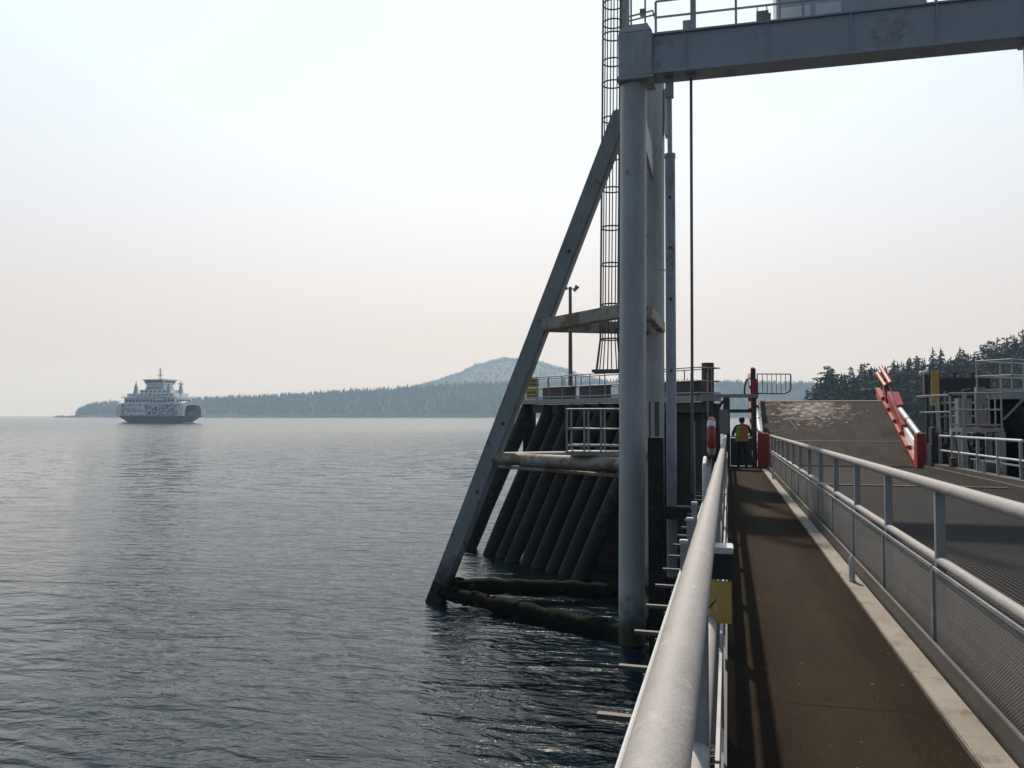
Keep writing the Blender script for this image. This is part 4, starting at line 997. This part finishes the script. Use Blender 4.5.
# ------------------------------------------------------------------ the ferry
def ferry():
    ra = random.Random(21)
    x0, y0 = far(160, 690)
    Sx = .74                                        # metres to a picture unit at that distance
    th = R(40)
    d = Vector((x0, y0, 0)).normalized(); r = Vector((d.y, -d.x, 0))
    bow = r * math.cos(th) - d * math.sin(th)
    ang = math.atan2(bow.y, bow.x)
    Fm = thing('ferry', 'white and blue double ended car ferry with dark patterned sides crossing the bay', 'ferry', (x0, y0, WZ))
    Fm.rotation_euler = (0, 0, ang); Fm.scale = (1.11, 1.11, 1.2)
    def B(mb, name, mat, parent=Fm, smooth=False):
        o = mb.build(name, mat, None, smooth); o.parent = parent; return o
    def plan(L_, Bm, endw, taper):                  # plan outline, local x along the ship
        a = L_ / 2; b = Bm / 2; e = endw / 2
        return [(-a, -e), (-a + taper * .35, -b * .82 - e * .18), (-a + taper, -b), (a - taper, -b), (a - taper * .35, -b * .82 - e * .18), (a, -e), (a, e), (a - taper * .35, b * .82 + e * .18), (a - taper, b), (-a + taper, b), (-a + taper * .35, b * .82 + e * .18), (-a, e)]
    def lv(z, *a): return [(x, y, z) for x, y in plan(*a)]
    B(MB().loft([lv(-1, 50, 18, 2, 16), lv(.6, 54, 19.5, 3, 16), lv(4.3, 63, 21, 12, 12)]), 'hull', 'ship_blue')
    B(MB().loft([lv(4.31, 63.4, 21.4, 12.4, 12), lv(5.0, 63.4, 21.4, 12.4, 12)]), 'rubbing_strake', 'ship_blue')
    # car deck sides: the white patterned bulwark with open arched ends
    for s in (-1, 1):
        w_ = MB().prism([(-29, s * 10.0), (29, s * 10.0), (27, s * 10.6), (-27, s * 10.6)] if s > 0 else [(-29, -10.0), (-27, -10.6), (27, -10.6), (29, -10.0)], 5.0, 12.6)
        wall = B(w_, 'side_wall', 'ship_art')
        nt_ = MB().add([(-22.6, s * 10.62, 5.6), (-2.5, s * 10.62, 5.6), (-5.0, s * 10.62, 11.8), (-20.2, s * 10.62, 11.8)], [(0, 1, 2, 3)])
        nt_.add([(-22.6, s * 10.65, 5.6), (-2.5, s * 10.65, 5.6), (-5.0, s * 10.65, 11.8), (-20.2, s * 10.65, 11.8)], [(0, 1, 2, 3)])
        B(nt_, 'name_panel', 'ship_white', wall)
        if s < 0:
            cu = bpy.data.curves.new('name', 'FONT'); cu.body = 'BCFerries'; cu.size = 3.6; cu.extrude = .03; cu.align_x = 'CENTER'
            to = bpy.data.objects.new('name_lettering', cu); col.objects.link(to)
            dg = bpy.context.evaluated_depsgraph_get(); tm = bpy.data.meshes.new_from_object(to.evaluated_get(dg))
            bpy.data.objects.remove(to); o = bpy.data.objects.new('name_lettering', tm); col.objects.link(o)
            tm.materials.clear(); tm.materials.append(M['ship_blue'])
            o.parent = wall; o.location = (-12.6, -10.69, 7.6); o.rotation_euler = (R(90), 0, 0)
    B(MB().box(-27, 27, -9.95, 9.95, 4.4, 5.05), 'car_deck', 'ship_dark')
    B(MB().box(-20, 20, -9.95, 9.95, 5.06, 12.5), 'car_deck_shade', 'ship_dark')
    for e in (-1, 1):                               # arched end openings with raised ramps
        ar = MB(); n = 12
        for k in range(n):
            t0, t1 = math.pi * k / n, math.pi * (k + 1) / n
            sq = lambda v_: math.copysign(abs(v_) ** .5, v_) if abs(v_) > 1e-6 else 0.0
            P_ = lambda q, rr, z_: (e * 29.3, rr * sq(math.cos(q)), 9.2 + z_ * sq(math.sin(q)))
            a = [P_(t0, 8.4, 3.0), P_(t1, 8.4, 3.0), P_(t1, 10.9, 5.6), P_(t0, 10.9, 5.6)]
            ar.hexa([(x - e * 4.5, y, z) for x, y, z in a] + a)
        B(ar, 'end_arch', 'ship_white')
        for s in (-1, 1): B(MB().box(min(e * 24.8, e * 29.3), max(e * 24.8, e * 29.3), min(s * 9.2, s * 10.9), max(s * 9.2, s * 10.9), 5.0, 9.2), 'end_post', 'ship_white')
        B(MB().hexa([(e * 29.5, -7, 4.9), (e * 30, -7, 4.9), (e * 30, 7, 4.9), (e * 29.5, 7, 4.9), (e * 30.6, -6.4, 8.0), (e * 30.9, -6.4, 8.0), (e * 30.9, 6.4, 8.0), (e * 30.6, 6.4, 8.0)]), 'bow_ramp', 'ship_dark')
        fm_ = MB()
        for k in range(7): fm_.ball((e * (27.5 + ra.uniform(-2.5, 2.5)), ra.uniform(-5, 5), .15), ra.uniform(.8, 1.6), 8, 6, (1.6, 1, .45))
        B(fm_, 'bow_wave', 'foam')
    # passenger deck and house
    B(MB().loft([lv(12.62, 57, 21.6, 17, 5), lv(13.4, 57, 21.6, 17, 5)]), 'promenade_deck', 'ship_white')
    deck = B(MB().box(-24, 21, -9.3, 9.3, 13.42, 17.2), 'passenger_house', 'ship_white')
    wi = MB()
    for s in (-1, 1):
        for k in range(14): wi.box(-22.8 + k * 3.1, -20.6 + k * 3.1, min(s * 9.32, s * 9.38), max(s * 9.32, s * 9.38), 14.3, 16.1)
    B(wi, 'window', 'glass', deck)
    wi = MB()
    for k in range(5): wi.box(21.02, 21.08, -8 + k * 3.3, -5.6 + k * 3.3, 14.3, 16.1)
    B(wi, 'window', 'glass', deck)
    B(MB().box(-26, 23, -10.2, 10.2, 17.22, 17.7), 'sun_deck', 'ship_white')
    B(MB().box(-23, 19, -7.6, 7.6, 17.72, 20.2), 'sun_deck_house', 'ship_white'); B(MB().box(-13, 12, -6.2, 6.2, 20.22, 22.6), 'officers_house', 'ship_white')
    up = B(MB().box(-12.8, 11.8, -6.0, 6.0, 22.61, 22.75), 'upper_deck', 'ship_grey')
    wi = MB()
    for s in (-1, 1):
        for k in range(11): wi.box(-21.5 + k * 3.6, -19.3 + k * 3.6, min(s * 7.62, s * 7.68), max(s * 7.62, s * 7.68), 18.5, 19.6)
        for k in range(6): wi.box(-11.5 + k * 3.9, -9.8 + k * 3.9, min(s * 6.22, s * 6.28), max(s * 6.22, s * 6.28), 21.0, 22.0)
        wi.box(-6.5, 6.5, min(s * 5.45, s * 5.52), max(s * 5.45, s * 5.52), 23.6, 24.3)
    B(wi, 'window', 'glass', up)
    rl = MB()
    for s in (-1, 1):
        for z in (18.3, 18.8): rl.tube([(-25.8, s * 10, z), (22.8, s * 10, z)], .06, 4)
        for k in range(25): rl.tube([(-25.8 + 2.02 * k, s * 10, 17.7), (-25.8 + 2.02 * k, s * 10, 18.8)], .05, 4)
    B(rl, 'deck_railing', 'ship_white')
    B(MB().hexa([(-9, -5.5, 22.62), (8, -5.5, 22.62), (8, 5.5, 22.62), (-9, 5.5, 22.62), (-7.5, -5.2, 26.2), (7.0, -5.2, 26.2), (7.0, 5.2, 26.2), (-7.5, 5.2, 26.2)]), 'bridge_tower', 'ship_white')
    wh = B(MB().hexa([(-7.8, -6, 26.22), (7.8, -6, 26.22), (7.8, 6, 26.22), (-7.8, 6, 26.22), (-8.8, -7, 29.2), (8.8, -7, 29.2), (8.8, 7, 29.2), (-8.8, 7, 29.2)]), 'wheelhouse', 'ship_white')
    wi = MB()
    for k in range(7):
        x = -7.6 + k * 2.2
        for s in (-1, 1): wi.hexa([(x, s * 6.56, 27.6), (x + 1.8, s * 6.56, 27.6), (x + 1.8, s * 6.3, 27.6), (x, s * 6.3, 27.6), (x, s * 6.98, 28.8), (x + 1.8, s * 6.98, 28.8), (x + 1.8, s * 6.6, 28.8), (x, s * 6.6, 28.8)])
    for k in range(5):
        y = -5.2 + k * 2.1
        wi.hexa([(8.0, y, 27.6), (8.36, y, 27.6), (8.36, y + 1.7, 27.6), (8.0, y + 1.7, 27.6), (8.3, y, 28.8), (8.76, y, 28.8), (8.76, y + 1.7, 28.8), (8.3, y + 1.7, 28.8)])
    B(wi, 'window', 'glass', wh)
    B(MB().box(-9.6, 9.6, -7.8, 7.8, 29.22, 29.8), 'wheelhouse_roof', 'ship_white')
    ma = MB().tube([(0, 0, 29.8), (0, 0, 38)], .28, 8).tube([(-.9, -1, 29.8), (0, 0, 35)], .18, 6).tube([(-.9, 1, 29.8), (0, 0, 35)], .18, 6).tube([(1.2, 0, 29.8), (0, 0, 35)], .18, 6)
    ma.box(-1.6, 1.6, -1.6, 1.6, 32.4, 32.7).box(-1.2, 1.2, -1.8, 1.8, 34.2, 34.4).tube([(0, -2.2, 36), (0, 2.2, 36)], .14, 6).tube([(-1.6, 0, 36.8), (1.6, 0, 36.8)], .14, 6)
    B(ma, 'mast', 'ship_grey')
    B(MB().box(-1.4, 1.4, -.25, .25, 33.1, 33.4).box(-.2, .2, -1.4, 1.4, 35.0, 35.25), 'radar', 'ship_white')
    for x, y in ((-16, -6.5), (-16, 6.5), (13, -6.5), (13, 6.5)):
        B(MB().hexa([(x - 1.6, y - 1.1, 20.22), (x + 1.6, y - 1.1, 20.22), (x + 1.6, y + 1.1, 20.22), (x - 1.6, y + 1.1, 20.22), (x - .55, y - .5, 26.4), (x + .55, y - .5, 26.4), (x + .55, y + .5, 26.4), (x - .55, y + .5, 26.4)]).tube([(x, y, 26.4), (x, y, 28.6)], .35, 8), 'funnel', 'ship_grey')
    B(MB().tube([(23, -6, 17.7), (23, -6, 28.5)], .4, 6).tube([(23, -8, 26.4), (23, -4, 26.4)], .2, 6).ball((23, -8, 26.4), .6, 8, 6).ball((23, -4, 26.4), .6, 8, 6), 'lamp_mast', 'ship_grey')
    bt = MB().ball((8, -10.4, 16.0), 1.5, 10, 8, (3.0, 1, .9)); B(bt, 'rescue_boat', 'ship_white', Fm, True)
    B(MB().box(3.6, 12.4, -11.9, -9.0, 17.75, 18.1), 'boat_canopy', 'ship_white')
    for x in (4.2, 11.8): B(MB().bar((x, -9.4, 13.4), (x, -11.2, 17.75), .3, .3), 'davit', 'ship_grey')
    rf = MB()
    for k in range(4): rf.tube([(-14 + k * 3, -9.3, 18.4), (-12 + k * 3, -9.3, 18.4)], .6, 8)
    B(rf, 'life_raft', 'ship_white')
ferry()

# ------------------------------------------------------------------ the smoky air
hz = MB().box(-5700, 3000, -300, 5000, -1.9, 290)
ho = hz.build('haze', 'rock')
hm = bpy.data.materials.new('haze_air'); hm.use_nodes = True; nt = hm.node_tree
for n in list(nt.nodes): nt.nodes.remove(n)
out = nt.nodes.new('ShaderNodeOutputMaterial'); pv = nt.nodes.new('ShaderNodeVolumePrincipled')
pv.inputs['Color'].default_value = (.55, .77, 1.0, 1); pv.inputs['Absorption Color'].default_value = (1, 1, 1, 1); pv.inputs['Density'].default_value = 1.95e-4; pv.inputs['Anisotropy'].default_value = .25
nt.links.new(pv.outputs[0], out.inputs['Volume'])
hm.cycles.homogeneous_volume = True
ho.data.materials.clear(); ho.data.materials.append(hm)
tag(ho, 'pale smoky haze filling the air over the water', 'haze', kind='stuff')

# ------------------------------------------------------------------ sky and sun
SUN = Vector((-.245, .96, 1.0)).normalized()
el = math.asin(SUN.z)
wd = bpy.data.worlds.new('World'); sc.world = wd; wd.use_nodes = True; nt = wd.node_tree
bg = nt.nodes['Background']
sky = nt.nodes.new('ShaderNodeTexSky'); sky.sky_type = 'NISHITA'; sky.sun_disc = False
sky.sun_elevation = el; sky.sun_rotation = math.atan2(SUN.x, SUN.y); sky.altitude = 0; sky.air_density = 1.0; sky.dust_density = 6.0; sky.ozone_density = 1.0
tc = nt.nodes.new('ShaderNodeTexCoord'); sp = nt.nodes.new('ShaderNodeSeparateXYZ'); nt.links.new(tc.outputs['Generated'], sp.inputs[0])
veil = ramp(nt, sp.outputs['Z'], [(0.0, (5.6, 5.05, 4.75)), (.09, (5.85, 5.4, 5.2)), (.22, (6.1, 6.35, 6.75)), (.42, (6.2, 7.45, 8.0)), (.58, (3.7, 5.0, 6.3)), (1.0, (.6, 1.1, 2.1))])
dot = nt.nodes.new('ShaderNodeVectorMath'); dot.operation = 'DOT_PRODUCT'; nt.links.new(tc.outputs['Generated'], dot.inputs[0]); dot.inputs[1].default_value = SUN
tint = ramp(nt, math_(nt, 'MULTIPLY_ADD', dot.outputs['Value'], .5, .5), [(.3, (.8, .96, 1.2)), (.66, (1., 1., 1.))])
dm = ramp(nt, math_(nt, 'MULTIPLY_ADD', dot.outputs['Value'], .5, .5), [(0, .24), (.45, .32), (.68, .9), (.8, 1.02), (.95, 1.1), (1.0, 1.4)])
cmb = mix(nt, .85, sky.outputs['Color'], mix(nt, 1.0, mix(nt, 1.0, veil, tint, 'MULTIPLY'), dm, 'MULTIPLY'))
nt.links.new(cmb, bg.inputs['Color']); bg.inputs['Strength'].default_value = .125
sl = bpy.data.lights.new('sun', 'SUN'); sl.energy = 4.6; sl.angle = R(1.1); sl.color = (1.0, .9, .76)
so = bpy.data.objects.new('sun', sl); col.objects.link(so); so.rotation_euler = (-SUN).to_track_quat('-Z', 'Y').to_euler()
so.location = (0, 0, 60)

# ------------------------------------------------------------------ render settings
sc.view_settings.view_transform = 'Standard'; sc.view_settings.look = 'None'; sc.view_settings.gamma = 1; sc.view_settings.exposure = 0
sc.view_settings.use_curve_mapping = False
sc.render.engine = 'CYCLES'
cy_ = sc.cycles
cy_.max_bounces = 8; cy_.diffuse_bounces = 3; cy_.glossy_bounces = 3; cy_.transparent_max_bounces = 12; cy_.volume_bounces = 1
cy_.use_denoising = True; cy_.sample_clamp_indirect = 6; cy_.sample_clamp_direct = 1.0
